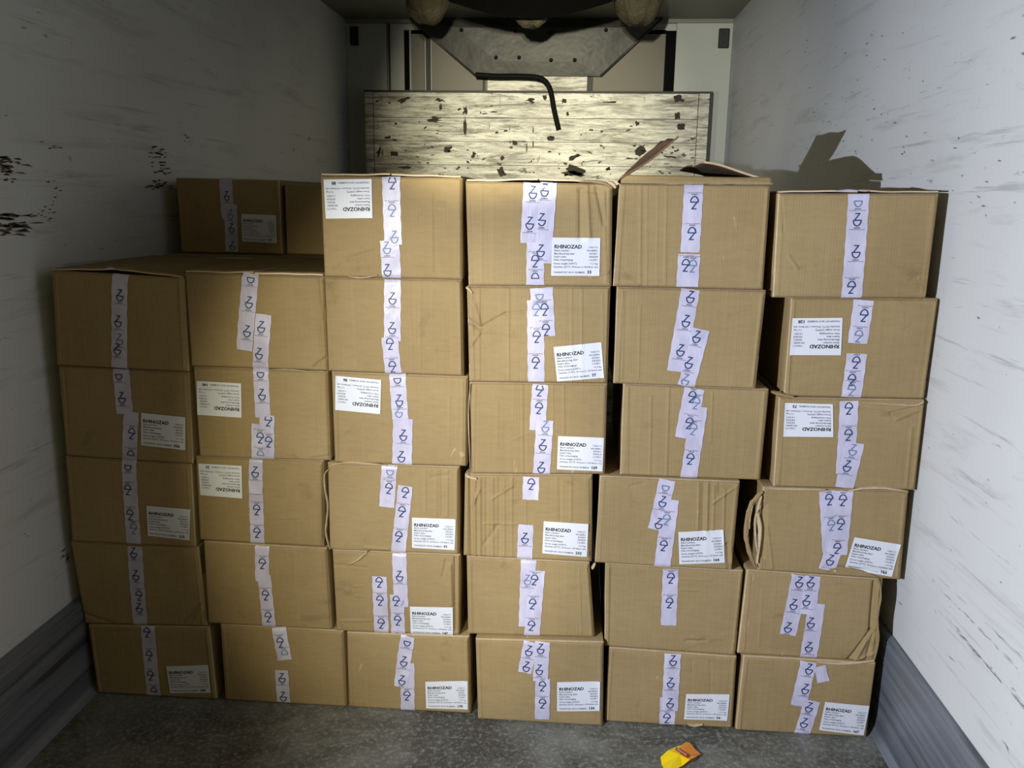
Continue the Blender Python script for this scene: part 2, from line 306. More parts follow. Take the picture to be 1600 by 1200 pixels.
mb = MB(); mb.box((xl - .005, YP - .006, top), (xr + .02, YP + .09, top + .012)); mb.box((xr + .001, YP - .002, .002), (xr + .02, YP + .09, top)); mb.build('metal_capping', M['trimdark'], root, origin=root.location)
mb = MB(); mb.box((xl + .01, YP + .041, .002), (xr, YP + .10, top - .001)); mb.build('backing_frame', M['backwall'], root, origin=root.location)
# sheet metal air deflector under the ceiling
YD = YB - .105
root = thing('air_deflector', 'grey sheet metal deflector hanging from the ceiling over the white board', 'air deflector', (.3, YD, ZC))
outer = [(640, 33), (1035, 33), (938, 119), (742, 117)]; inner = [(715, 43), (968, 43), (902, 96), (775, 95)]
O = [un(p, YB - .08) for p in outer]; I = [un(p, YD) for p in inner]
for p in O[:2]: p[2] = ZC - .003
mb = MB(); mb.add(O + I, [(0, 4, 7, 3), (4, 5, 6, 7), (1, 2, 6, 5), (2, 3, 7, 6), (0, 1, 5, 4)]); Ob = [p + np.array((0, .036, 0)) for p in O]
mb.add(O + Ob, [(0, 3, 7, 4), (3, 2, 6, 7), (2, 1, 5, 6)]); mb.build('deflector_sheet', M['sheet'], root, origin=root.location)
for a, b in ((0, 3), (1, 2)):
    mb = MB(); mb.tube([O[a], O[b]], .007, 8); mb.build('folded_rim', M['sheet'], root, origin=root.location)
for p in [(721, 47), (775, 90), (805, 48), (811, 90), (860, 51), (861, 94), (898, 94), (947, 47)]:
    c = un(p, YD); mb = MB(); mb.tube([c + np.array((0, -.012, 0)), c + np.array((0, .004, 0))], [.012, .014], 8); mb.build('bolt', M['hinge'], root, origin=root.location)
mb = MB(); pts = [(743, 117), (775, 119), (805, 119), (832, 120), (848, 124), (857, 134), (862, 150), (865, 168), (869, 186), (873, 203)]
def spl(P, n=5):
    P = [np.array(p, float) for p in P]; out = []
    for i in range(len(P) - 1):
        p0, p1, p2, p3 = P[max(i - 1, 0)], P[i], P[i + 1], P[min(i + 2, len(P) - 1)]
        for k in range(n):
            s = k / n; out.append(.5 * (2 * p1 + (p2 - p0) * s + (2 * p0 - 5 * p1 + 4 * p2 - p3) * s * s + (3 * p1 - p0 - 3 * p2 + p3) * s ** 3))
    return out + [P[-1]]
mb.tube(spl([un(p, YB - .20) for p in pts]), .0165, 12); c0 = un((743, 117), YB - .20)
tag(mb.build('drain_hose', M['hose'], origin=c0), 'black rubber hose hanging over the front of the white board', 'hose')
# evaporator above and its three cloth-wrapped outlets
YE = 4.55; ez = ZC - .20
root = thing('evaporator_unit', 'dark evaporator unit mounted under the far ceiling above the deflector', 'cooling unit', (.3, YE, ZC))
a = un((703, 10), YE)[0]; b = un((957, 10), YE)[0]; mb = MB(); n = 14
prof = [(a + (b - a) * i / n, un((800, 3 + 26 * math.sin(math.pi * i / n)), YE)[2]) for i in range(n + 1)]
vs = [(x, y, z) for y in (3.3, YE) for x, z in [(a, ZC - .002)] + prof + [(b, ZC - .002)]]; k = n + 3
mb.add(vs, [(i, i + 1, i + 1 + k, i + k) for i in range(k - 1)] + [(k - 1, 0, k, 2 * k - 1), tuple(range(k)), tuple(range(k, 2 * k))])
mb.build('housing', M['soot'], root, origin=root.location, recalc=True)
for (px0, px1, pyb, pos, sd) in ((635, 702, 30, 'leftmost', 1), (798, 864, 36, 'middle', 2), (958, 1034, 32, 'rightmost', 3)):
    Yc = 4.72; xa = un((px0, 10), Yc)[0]; xb = un((px1, 10), Yc)[0]; zb = un(((px0 + px1) / 2, pyb), Yc - .1)[2]; r = (xb - xa) / 2; xc = (xa + xb) / 2; rg = random.Random(sd)
    NA, NZ = 40, 12; vs = []; ph = [rg.uniform(0, 6.28) for _ in range(5)]
    for j in range(NZ + 1):
        s = j / NZ; z = ZC - .004 - (ZC - .004 - zb) * s; prof_ = 1.0 if s < .45 else math.sqrt(max(0, 1 - ((s - .45) / .60) ** 2)) * 1.0
        for i in range(NA):
            an = 2 * math.pi * i / NA; rr = r * prof_ * (1 + .035 * math.sin(5 * an + ph[0] + 3 * s) + .03 * math.sin(9 * an + ph[1] - 4 * s) + .02 * math.sin(17 * an + ph[2]))
            vs.append((xc + rr * math.cos(an), Yc + rr * math.sin(an) * .9, z + .008 * math.sin(3 * an + ph[3]) * (1 if 0 < j else 0)))
    mb = MB(); mb.add(vs, [(j * NA + i, (j + 1) * NA + i, (j + 1) * NA + (i + 1) % NA, j * NA + (i + 1) % NA) for j in range(NZ) for i in range(NA)] + [tuple(range(NZ * NA, NZ * NA + NA))], 0, True)
    tag(mb.build('cloth_cover', M['cloth'], origin=(xc, Yc, ZC), recalc=True), 'creased beige cloth bundle tied under the ceiling, %s of three' % pos, 'cloth cover', 'cloth covers under the far ceiling')

# ---------------------------------------------------------------- printing templates (2-D faces)
def text_faces(s, size, x, y, align='LEFT', bold=0, xs=1.0):
    cu = bpy.data.curves.new('t', 'FONT'); cu.body = s; cu.size = size; cu.align_x = align; cu.resolution_u = 2; cu.offset = bold
    o = bpy.data.objects.new('t', cu); COL.objects.link(o); dg = bpy.context.evaluated_depsgraph_get(); me = o.evaluated_get(dg).to_mesh()
    V = [(x + v.co.x * xs, y + v.co.y) for v in me.vertices]; Fs = [tuple(p.vertices) for p in me.polygons]
    o.evaluated_get(dg).to_mesh_clear(); bpy.data.objects.remove(o); bpy.data.curves.remove(cu); return V, Fs
LW, LH = .132, .105          # label in metres; origin bottom left
def label_template():
    T = [(text_faces('RHINOZAD', .0145, .006, .0755, bold=.00045), 1)]
    rows = [('Batch number:', 'WC00901', .0675), ('Manufacturing date:', '03/2021', .0590), ('Expire date:', '03/2024', .0505), ('Date of packaging:', '1.4.2021', .0420), ('Gross weight (GWT):', '11,7 kg', .0315)]
    T.append((text_faces('TABLETS', .0068, LW - .006, .0765, 'RIGHT'), 2))
    for a, b, y in rows: T.append((text_faces(a, .0072, .006, y, bold=.00008), 2)); T.append((text_faces(b, .0072, LW - .006, y, 'RIGHT', bold=.00008), 2))
    T.append((text_faces('Quantity (QTY):', .0070, .006, .0225, bold=.00006), 2)); T.append((text_faces('30 boxes x 150 blister tabs', .0066, LW - .004, .0225, 'RIGHT', bold=.00006), 2))
    T.append((text_faces('TRANSPORT BOX NUMBER:', .0070, .006, .0070, bold=.00006), 2))
    return T
LT = label_template()
def ztemplate():             # mark: a Z standing on a bowl, origin at its centre, 20 x 33 mm
    V = []; Fs = []
    def q(a, b, w):
        a = np.array(a); b = np.array(b); d = (b - a) / np.linalg.norm(b - a); nn = np.array((-d[1], d[0])) * w / 2
        k = len(V); V.extend([tuple(a + nn), tuple(a - nn), tuple(b - nn), tuple(b + nn)]); Fs.append((k, k + 1, k + 2, k + 3))
    w = .0031
    q((-.0065, .0155), (.0068, .0155), w); q((.0055, .0162), (-.0070, -.0015), w); q((-.0110, -.0020), (.0105, -.0020), w)
    n = 12; P = [(-.0003 + .0100 * math.cos(math.pi + math.pi * i / n), -.0020 + .0145 * math.sin(math.pi + math.pi * i / n)) for i in range(n + 1)]
    for a, b in zip(P[:-1], P[1:]): q(a, b, w)
    return V, Fs
ZT = ztemplate(); ZW = text_faces('ZADA', .0052, 0, -.0235, 'CENTER', bold=.0002, xs=1.15)
ZP = text_faces('PHARMACEUTICALS', .0036, 0, -.0272, 'CENTER', xs=1.22)

# ---------------------------------------------------------------- cartons
YK = 2.2925; DEP = .585
Q = {
'c1r2': [(79.5, 422.7), (286.7, 435), (294, 580), (87, 568)], 'c1r3': [(90, 576), (294.5, 584.4), (301, 725.7), (102, 712.7)],
'c1r4': [(100.6, 713.8), (298, 726.8), (304.5, 853.5), (111, 844.6)], 'c1r5': [(106, 848), (309.4, 858), (322.4, 979.7), (122.5, 975)],
'c1r6': [(136, 977), (326, 980), (338, 1091), (152, 1087)], 'c2r2': [(287.6, 426), (505, 432.5), (511, 580), (298, 571.4)],
'c2r3': [(301, 574.6), (510.7, 581), (515.6, 719), (311, 714)], 'c2r4': [(304.4, 714.6), (505, 722), (506, 857), (311, 844.6)],
'c2r5': [(317, 846.5), (509.6, 856), (517.8, 984), (324.4, 975)], 'c2r6': [(343, 976), (536, 987.8), (540.5, 1097), (350.8, 1092.8)],
'c3r1': [(499.7, 274), (721, 278), (722, 436), (506, 430.6)], 'c3r2': [(506, 435.4), (720.7, 438.7), (724, 586.6), (512, 579)],
'c3r3': [(517, 582.8), (730.7, 591), (729, 729), (522, 721)], 'c3r4': [(511, 726), (717.5, 731), (717.5, 866), (514.4, 858.7)],
'c3r5': [(518.4, 860.6), (719, 868.7), (718, 996), (525, 985.7)], 'c3r6': [(541, 990), (733, 993), (736, 1111), (544, 1104)],
'c4r1': [(727, 283.6), (957, 287), (955.6, 447), (732, 445)], 'c4r2': [(729, 448.7), (954, 449.5), (949, 599), (733, 595.7)],
'c4r3': [(733, 599.5), (949, 601), (945, 741), (736, 737.6)], 'c4r4': [(726, 744), (926, 744), (924.5, 879), (724, 868)],
'c4r5': [(728.7, 871), (921, 880), (929.4, 996.5), (731, 989)], 'c4r6': [(742.7, 1001.7), (943.4, 1004), (942.6, 1125), (746.8, 1118.7)],
'c5r1': [(968, 287), (1205, 289), (1193, 452), (958, 446)], 'c5r2': [(964, 450), (1198, 455), (1180.5, 608.7), (958.7, 597)],
'c5r3': [(974, 602.7), (1202.5, 609), (1188.5, 751.5), (969, 742.8)], 'c5r4': [(937.5, 744.5), (1157, 753), (1144, 889.8), (929.6, 878.4)],
'c5r5': [(946, 882.7), (1162, 895), (1149, 1026), (944.5, 1010.5)], 'c5r6': [(951.5, 1012.7), (1152, 1026.7), (1145, 1136), (945, 1124.7)],
'c6r1': [(1217, 302), (1469, 302), (1448, 466), (1208, 464)], 'c6r2': [(1237, 467), (1467.5, 468), (1445, 621.6), (1225.6, 617)],
'c6r3': [(1217.5, 624), (1446, 628), (1431, 767), (1209, 761)], 'c6r4': [(1193, 762), (1421, 768), (1408, 908), (1185, 889)],
'c6r5': [(1167.5, 894), (1381, 905.6), (1368, 1035), (1152.5, 1022)], 'c6r6': [(1162, 1026), (1370, 1036.6), (1354, 1157), (1149.7, 1144)]}
DY = {'c4r6': -.025, 'c5r3': .012, 'c6r2': .006, 'c2r4': .006, 'c6r6': -.008, 'c3r5': .004, 'c5r5': .004, 'c1r5': .004}
# tape strips: x,y top centre, x,y bottom centre, width, marks (x, y, u = Z above bowl, d = bowl above Z, capitals = faded)
TAPE = {
'c1r2': [(188.4, 428.4, 186.7, 574.7, 27, [(189, 461, 'u'), (186, 501.5, 'u'), (184.3, 545.4, 'u'), (188, 530, 'U')])],
'c1r3': [(206, 643, 202.7, 720, 26, [(206.7, 677, 'd'), (205, 712, 'd')]), (188.9, 577, 196, 646, 29, [(186, 584, 'u'), (191.3, 621, 'u')])],
'c1r4': [(201.3, 718, 209.4, 849.5, 26, [(200.5, 726, 'u'), (200.5, 765, 'd'), (203.7, 804, 'd'), (209.4, 826, 'D')])],
'c1r5': [(211, 854, 220, 979, 27, [(209.4, 863, 'u'), (213.5, 897.7, 'u'), (218.4, 930, 'd'), (218.4, 949, 'u')])],
'c1r6': [(231, 979, 241, 1090, 26, [(230, 988, 'd'), (234, 1024, 'd'), (236, 1055, 'd'), (241, 1081, 'd')])],
'c2r2': [(391.6, 427, 382.7, 547, 27, [(392.4, 433, 'u'), (390, 472.3, 'u'), (387.5, 517, 'u')]), (412.7, 491, 407, 577, 26, [(409.5, 510.5, 'u'), (406, 552, 'u')])],
'c2r3': [(407.5, 576, 411.6, 652, 26, [(407.5, 581, 'u'), (410, 616, 'u')]), (418, 648.5, 418, 717.6, 25, [(420, 657, 'd'), (420.5, 690, 'd')]), (405, 662, 404.3, 717.6, 24, [(407.5, 683.5, 'd'), (407.5, 712, 'D')])],
'c2r4': [(400, 718, 400.2, 771, 24, [(399.4, 737, 'u')]), (401, 772, 402.7, 850, 25, [(401.9, 796, 'd'), (401.9, 832, 'd')])],
'c2r5': [(409.7, 853, 410.5, 908, 25, [(410.5, 880, 'd')]), (413.7, 897.7, 421, 981, 24, [(415.7, 929.4, 'd'), (419.4, 964, 'd')])],
'c2r6': [(435.5, 981, 446, 1029.7, 26, [(438.5, 1003, 'd'), (446, 1022, 'D')]), (440.8, 1045.5, 443.8, 1096, 24.5, [(441.8, 1057.5, 'u'), (443.3, 1087, 'u')])],
'c3r1': [(611, 276, 615, 382, 28, [(613, 286, 'd'), (613, 329, 'D'), (617, 370, 'U')]), (609.4, 376, 612.2, 435, 31, [(605, 387, 'U'), (605.6, 422, 'u')])],
'c3r2': [(613.5, 437, 613.8, 532, 27, [(613.8, 466, 'u'), (613.5, 512, 'u')]), (609.4, 526.4, 615, 583, 27, [(610, 537, 'd'), (613.5, 573, 'd')])],
'c3r3': [(621, 584.6, 626, 654, 27, [(621, 590, 'u'), (624.3, 625, 'u'), (623.5, 643, 'U')]), (630, 653.4, 628.4, 725, 33, [(630.8, 679.4, 'u'), (627.6, 713, 'u')])],
'c3r4': [(608.6, 727, 604.6, 792, 26, [(610, 734, 'U'), (607.8, 762.8, 'd')]), (633.8, 758.7, 622.4, 862.7, 25, [(633.4, 769, 'd'), (628, 799, 'd'), (623, 838, 'd')])],
'c3r5': [(624, 864.6, 627.3, 947.5, 25, [(624.9, 898.7, 'u'), (625.7, 937, 'U')]), (593.2, 900, 596.4, 990, 26, [(592.9, 909, 'd'), (594, 937.7, 'd'), (595.6, 974, 'd')]), (620.8, 928, 622.4, 993, 24.5, [(619.5, 938, 'd'), (621.6, 969, 'd')])],
'c3r6': [(637, 1035, 637.3, 1109, 25, [(636.2, 1086, 'd')]), (637.3, 994, 633, 1022, 25, [(637, 1001, 'u')]), (633, 1019.6, 627, 1072, 25, [(631.8, 1032, 'u'), (628.9, 1061, 'u')])],
'c4r1': [(832, 285.5, 826.4, 380, 27, [(833, 300.6, 'u'), (828, 348.6, 'u')]), (837, 378.6, 836.2, 445, 28, [(836.2, 408, 'd'), (836, 436, 'd')]), (857.3, 285, 848.4, 411, 26, [(851.3, 297, 'u'), (846.7, 343, 'u'), (845, 391.6, 'u')])],
'c4r2': [(837, 469, 837.8, 596, 27, [(837.8, 484, 'D'), (838.6, 526, 'd'), (837, 566.5, 'd')]), (846, 450, 850, 525, 36, [(843, 459, 'U'), (850.8, 483.6, 'd'), (853, 515, 'd')])],
'c4r3': [(844.3, 601, 839.4, 671.8, 26, [(843, 610, 'd'), (842, 637.7, 'd')]), (851.6, 656.4, 846, 740, 28, [(852.4, 666, 'U'), (848.4, 694.6, 'u'), (846, 730, 'u')])],
'c4r4': [(830, 745, 829, 780, 27, [(830, 756, 'd')]), (821.8, 819, 819.7, 874.4, 26, [(820.5, 840, 'u')])],
'c4r5': [(826, 875.4, 822, 978.6, 26, [(824.6, 905.5, 'U')]), (839.2, 890.9, 831, 993, 27, [(834.8, 905.5, 'd'), (831.9, 943, 'd'), (830.2, 977, 'd')])],
'c4r6': [(829, 1003, 820, 1049.6, 24, [(826.8, 1016, 'u'), (823, 1040, 'u')]), (847.5, 1003, 844.3, 1062.6, 26, [(845, 1013, 'u'), (843, 1044.7, 'u')]), (848.4, 1058.6, 847, 1123, 26, [(847.5, 1070, 'd'), (847.5, 1097.5, 'd')])],
'c5r1': [(1084, 289, 1078, 394, 29, [(1084.4, 317, 'd'), (1080.6, 365, 'd')]), (1077, 397, 1073.5, 448, 34, [(1071, 414.7, 'd'), (1082, 416, 'D')])],
'c5r2': [(1079, 452, 1056, 580, 29, [(1079, 464, 'u'), (1072, 501.5, 'u'), (1063.5, 547, 'u')]), (1095.5, 514.5, 1072, 603, 27, [(1088.7, 526, 'u'), (1076.5, 566.5, 'u'), (1071, 593, 'U')])],
'c5r3': [(1085, 607, 1069.5, 684, 32, [(1081, 620, 'd'), (1076.5, 661, 'd'), (1087, 630, 'D')]), (1092, 635, 1075.6, 748, 27, [(1082.6, 670, 'D'), (1078, 716.5, 'd')])],
'c5r4': [(1042.5, 750, 1025, 826.8, 27, [(1040.8, 758, 'U'), (1035.5, 783, 'u'), (1029.4, 817, 'u')]), (1047.8, 780, 1034.6, 885, 27, [(1040.8, 811, 'D'), (1036.4, 852, 'd')])],
'c5r5': [(1047.8, 889, 1044.3, 976.4, 26, [(1047.8, 903, 'd'), (1045.7, 941.4, 'd')])],
'c5r6': [(1043.4, 1088, 1042, 1131.3, 27, [(1041.6, 1121, 'd')]), (1051, 1021.5, 1046, 1109, 28, [(1051.6, 1031, 'u'), (1047.8, 1065, 'u'), (1046.9, 1097, 'u')])],
'c6r1': [(1342, 303, 1330, 465, 31, [(1341, 313, 'U'), (1339, 343, 'u'), (1337, 393, 'u'), (1329.6, 449, 'd')])],
'c6r2': [(1349.4, 468.8, 1339, 536, 30, [(1349, 493, 'd'), (1340.5, 525, 'D')]), (1338, 552, 1329.7, 620.6, 31, [(1336.3, 566, 'd'), (1329.7, 593.4, 'd'), (1329.7, 609, 'D')])],
'c6r3': [(1326.3, 626.5, 1319.7, 739.7, 29, [(1325.3, 638, 'd'), (1324.4, 678.8, 'd')]), (1334.7, 691, 1318.8, 762, 30, [(1332, 702, 'U'), (1323.4, 727.5, 'u')])],
'c6r4': [(1292, 767, 1297, 862, 26, [(1295, 780, 'd'), (1298, 820, 'D')]), (1319, 767, 1309, 866, 28, [(1316, 781, 'd'), (1312.4, 818, 'd'), (1307, 856, 'd')]), (1300, 862, 1292, 890, 28, [(1297, 874, 'u')])],
'c6r5': [(1250, 899, 1230.3, 991, 27, [(1249, 909, 'u'), (1239.7, 943, 'u'), (1231, 979, 'u')]), (1275, 942, 1262.2, 1031, 28, [(1266, 971, 'u'), (1263.5, 1009.7, 'u')]), (1270, 900, 1261, 958, 26, [(1266.5, 909, 'u'), (1259.4, 937, 'u')])],
'c6r6': [(1268.8, 1093.8, 1252, 1151, 27, [(1264, 1104, 'u'), (1256.6, 1129, 'u')]), (1263, 1033.7, 1247, 1102, 27, [(1264, 1044, 'u'), (1258, 1075, 'u')]), (1280, 1040, 1286, 1064, 20, [])],
'b1': [(352.5, 278, 357, 342, 21, [(355, 306, 'u')]), (361, 319, 362.5, 393, 21, [(361, 335, 'U'), (362.5, 356, 'u'), (363.7, 384, 'u')])]}
# delivery labels: corner points as seen, printed number, upside down or not
LAB = {
'c1r3': ([(221.4, 644.5), (290.4, 651.8), (290, 703), (221.7, 694.9)], '326', 0), 'c1r4': ([(230, 789.4), (298, 795.5), (297.7, 843.8), (231.7, 836.5)], '325', 0),
'c1r6': ([(260.6, 1040), (326, 1038), (330, 1082), (266.4, 1082.4)], '109', 0), 'c2r3': ([(308, 595), (377.5, 598.7), (378.6, 652), (309.7, 647.7)], '140', 1),
'c2r4': ([(310.9, 723.6), (378.3, 727.3), (379.6, 778), (313.8, 773)], '23', 1), 'c3r1': ([(505.9, 280.6), (581.2, 279.7), (583, 340.6), (509.4, 341.6)], '88', 1),
'c3r3': ([(525, 586.8), (596.2, 593.3), (594.7, 646.4), (524.4, 640)], '86', 1), 'c3r4': ([(644, 808), (712.3, 810.7), (710.5, 859), (644, 855.4)], '91', 0),
'c3r5': ([(641, 946.2), (707.7, 948), (708, 993.8), (642, 990.6)], '147', 0), 'c3r6': ([(665, 1063.8), (731, 1063), (731.2, 1107.8), (666.2, 1105.7)], '170', 0),
'c4r1': ([(863, 371), (938.2, 371.8), (936.6, 431), (861, 430.6)], '33', 0), 'c4r2': ([(865, 541.6), (939.4, 534.5), (943.8, 590), (870.6, 595.7)], '77', 0),
'c4r3': ([(872, 680.7), (943.8, 683.7), (941.5, 736), (870.3, 732.7)], '169', 0), 'c4r4': ([(849.7, 813), (919.3, 818.3), (916.9, 869.5), (847.3, 863.8)], '233', 0),
'c4r6': ([(870.6, 1063.8), (937.7, 1064.2), (936.6, 1109.7), (870.3, 1109.3)], '134', 0), 'c5r4': ([(1059.5, 830), (1129.7, 826.8), (1132.3, 878.4), (1061.2, 881)], '164', 0),
'c5r6': ([(1071.7, 1082.8), (1140, 1084), (1136, 1125.6), (1068.4, 1122.7)], '34', 0), 'c6r2': ([(1237.8, 497), (1316, 496.3), (1312.8, 554.4), (1232.8, 554.4)], '128', 1),
'c6r3': ([(1225.6, 629), (1300.6, 631), (1301, 682), (1223, 682)], '73', 1), 'c6r4': ([(1334, 838), (1406.4, 850), (1393, 900.6), (1319, 887.6)], '163', 0),
'c6r6': ([(1288.4, 1095), (1358, 1102), (1349, 1148), (1279.4, 1140)], '167', 0), 'b1': ([(378, 334), (432, 336), (433, 380), (379, 377)], '131', 0)}
# creases: photo segment, height in mm (+ out, - in), width in mm
CR = {
'c3r1': [(675, 303, 676, 425, 1.5, 4), (655, 334, 686, 328, -1, 3), (545, 405, 585, 392, -2.5, 8), (572, 405, 582, 428, -1.5, 4)],
'c3r2': [(657, 442, 657, 575, .8, 4), (682, 549, 706, 552, -2, 4), (527, 440, 530, 480, .6, 4), (640, 442, 645, 580, .6, 4)],
'c3r3': [(527, 600, 527, 715, .8, 4), (702, 620, 702, 700, .6, 4)],
'c4r1': [(907, 300, 907, 372, -3.5, 8), (917, 292, 921, 372, 4, 8), (932, 294, 944, 350, -4, 7), (753, 288, 753, 443, 1, 4), (770, 288, 770, 443, .6, 4), (925, 433, 950, 425, 2.5, 5), (944, 300, 947, 440, 2.5, 5), (905, 296, 940, 300, -3, 8)],
'c4r2': [(749, 452, 749, 592, 1.6, 4), (795, 452, 795, 593, 1.8, 4), (893, 452, 893, 596, 1.4, 4), (909, 452, 909, 596, 1.6, 4), (751, 512, 790, 490, -3.5, 6), (790, 490, 821, 487, -2.5, 5), (731, 500, 752, 514, -6, 9), (752, 516, 800, 520, 2, 9), (742, 476, 752, 513, 3.5, 6), (735, 540, 752, 516, 3, 6), (942, 460, 942, 596, 1.5, 4)],
'c4r3': [(742, 605, 740, 735, 1.2, 4), (816, 602, 817, 737, 1.6, 4), (864, 602, 864, 680, .8, 4), (881, 602, 881, 678, 1.6, 4), (801, 687, 815, 681, 1.2, 3), (777, 630, 777, 700, .8, 4)],
'c4r4': [(750, 748, 750, 868, 3, 5), (760, 748, 760, 868, -1.6, 4), (770, 748, 770, 868, 2.2, 4), (780, 748, 780, 868, -1.4, 4), (788, 748, 788, 868, 1.6, 4), (800, 748, 800, 868, 1.4, 4), (822, 782, 822, 818, 1.4, 4), (768, 780, 801, 759, 2.2, 4), (738, 790, 749, 765, 3.5, 5), (757, 818, 807, 818, 1.8, 4), (735, 748, 737, 868, -4, 8), (742, 752, 742, 868, 3, 5), (875, 748, 875, 812, -1.2, 5), (892, 748, 892, 812, 1.2, 5), (778, 820, 757, 850, -2, 8), (840, 802, 865, 802, -1.2, 4), (922, 750, 922, 870, -4, 6)],
'c4r5': [(735, 885, 735, 985, 1, 4), (905, 890, 908, 990, 1, 4)],
'c5r1': [(1001, 290, 1000, 444, 1.6, 4), (1011, 290, 1010, 444, 1, 4), (1041, 290, 1039, 444, 1.2, 4), (1028, 290, 1026, 444, .7, 4), (1198, 300, 1190, 440, 1.2, 4)],
'c5r2': [(1000, 478, 998, 592, 1.2, 4), (975, 455, 972, 590, 1.2, 4), (1141, 493, 1157, 491, -2, 4), (1190, 460, 1176, 600, 1.6, 4)],
'c5r3': [(982, 608, 980, 740, 1.2, 4), (1017, 620, 1015, 742, 1.6, 4), (1045, 606, 1041, 742, 1.6, 4), (1113, 613, 1110, 690, 1.4, 4), (1195, 612, 1184, 748, 1.5, 4)],
'c5r4': [(1092, 755, 1090, 826, 2.2, 4), (1106, 755, 1104, 830, 3, 5), (1099, 755, 1097, 830, -1.6, 4), (1116, 760, 1114, 828, 2, 4), (1132, 766, 1130, 850, 2.4, 4), (1114, 786, 1148, 762, 2.4, 4), (1124, 755, 1124, 770, -2, 4), (1137, 850, 1139, 888, -4, 6), (1142, 856, 1144, 880, 3, 5), (985, 760, 1005, 755, -1.5, 6), (1105, 830, 1102, 875, 1.2, 4)],
'c5r5': [(1063, 921, 1090, 922, 1.4, 4), (1063, 904, 1110, 906, .9, 4), (1072, 1001, 1103, 1001, -2.5, 5), (1083, 995, 1090, 1000, 2, 5), (952, 886, 950, 1005, 1.6, 4)],
'c5r6': [(1110, 1034, 1110, 1090, -.8, 5), (1080, 1032, 1082, 1050, -.8, 4)],
'c6r1': [(1232, 400, 1246, 420, 2.5, 4), (1222, 310, 1224, 360, -1.6, 4), (1461, 310, 1446, 460, 1.6, 4)],
'c6r2': [(1237, 475, 1230, 610, 1.8, 4)], 'c6r3': [(1343, 638, 1392, 646, -2.5, 5), (1392, 646, 1440, 634, -3, 5), (1400, 655, 1436, 640, 2.5, 6), (1424, 670, 1416, 760, 2, 5), (1218, 640, 1214, 755, 1.8, 4)],
'c6r4': [(1194, 790, 1192, 870, -5, 9), (1199, 822, 1207, 887, 2, 4), (1414, 775, 1402, 900, 1.8, 4), (1290, 885, 1390, 892, -3, 6), (1196, 768, 1230, 790, 1.5, 12)],
'c6r5': [(1366, 910, 1360, 985, -6, 7), (1372, 912, 1367, 985, 4, 5), (1360, 985, 1325, 1031, -5, 6), (1352, 1000, 1335, 1032, 4, 8), (1366, 985, 1352, 1030, -3, 5), (1172, 900, 1162, 1015, 1.2, 4), (1191, 920, 1186, 1010, .8, 4), (1340, 1030, 1366, 1020, 3, 6)],
'c6r6': [(1162, 1034, 1156, 1140, 1.4, 4)],
'c2r2': [(491, 573, 508, 560, -4, 6), (500, 437, 506, 500, -1.8, 4), (507, 440, 508, 480, 1.5, 4), (498, 500, 502, 550, 1.5, 4)],
'c2r3': [(493, 584, 494, 700, 1.5, 4), (501, 586, 502, 700, -1.5, 4), (420, 635, 450, 633, .8, 4), (487, 712, 512, 708, 2, 5)],
'c2r4': [(440, 809, 466, 808, 1, 4), (500, 726, 501, 850, 1.5, 4), (465, 724, 459, 752, .8, 6)], 'c2r5': [(471, 935, 475, 975, 1, 5), (505, 862, 512, 975, 1.2, 4)],
'c3r4': [(682, 735, 682, 806, 1.5, 4), (690, 735, 690, 806, -1.5, 4), (699, 735, 699, 806, 2, 4), (665, 735, 665, 800, 1, 4), (570, 855, 608, 858, 3, 5), (675, 745, 700, 742, -1.5, 6)],
'c3r5': [(545, 882, 574, 863, 3.5, 5), (523, 882, 574, 887, -1.8, 4), (529, 969.5, 581, 969.5, 1.6, 4), (553, 916, 565, 916, 1.2, 4), (556, 931, 566, 932, 1.2, 4), (704, 882, 706, 945, 3.5, 5), (711, 872, 712, 985, -5, 6), (697, 875, 692, 900, -2, 5), (527, 970, 535, 985, -2.5, 5)],
'c3r6': [(730, 1000, 732, 1060, 1.2, 4)], 'c1r5': [(285, 974, 312, 944, -3, 6), (127, 957, 175, 974, -2.5, 6), (300, 975, 318, 950, 2.5, 5)], 'c1r3': [(100, 580, 108, 705, -2, 5)]}
COLS = {1: ['c1r%d' % i for i in range(2, 7)], 2: ['c2r%d' % i for i in range(2, 7)]}
for k in (3, 4, 5, 6): COLS[k] = ['c%dr%d' % (k, i) for i in range(1, 7)]
FR = {}
for n_, q_ in Q.items():
    y = YK + DY.get(n_, 0); FR[n_] = [un(p, y) for p in q_]
for k, names in COLS.items():      # boxes of a stack rest on each other: common line at each joint
    for up, dn in zip(names[:-1], names[1:]):
        U, D = FR[up], FR[dn]
        zl = (U[3][2] + D[0][2]) / 2; zr = (U[2][2] + D[1][2]) / 2; xl_ = (U[3][0] + D[0][0]) / 2; xr_ = (U[2][0] + D[1][0]) / 2; sl = (zr - zl) / (xr_ - xl_)
        for pt, s in ((U[3], 1), (U[2], 1), (D[0], -1), (D[1], -1)): pt[2] = zl + sl * (pt[0] - xl_) + s * .0008
    for pt in FR[names[-1]][2:]: pt[2] = .0012
for n_ in ('c1r2', 'c1r3', 'c1r4', 'c1r5', 'c1r6'):
    for i in (0, 3):
        lim = -1.226 if FR[n_][i][2] < .33 else -1.262
        FR[n_][i][0] = max(FR[n_][i][0], lim)
FR['c1r4'][3][0] = max(FR['c1r4'][3][0], -1.238)
FR['c1r5'][0][0] = -1.246
NB = {}
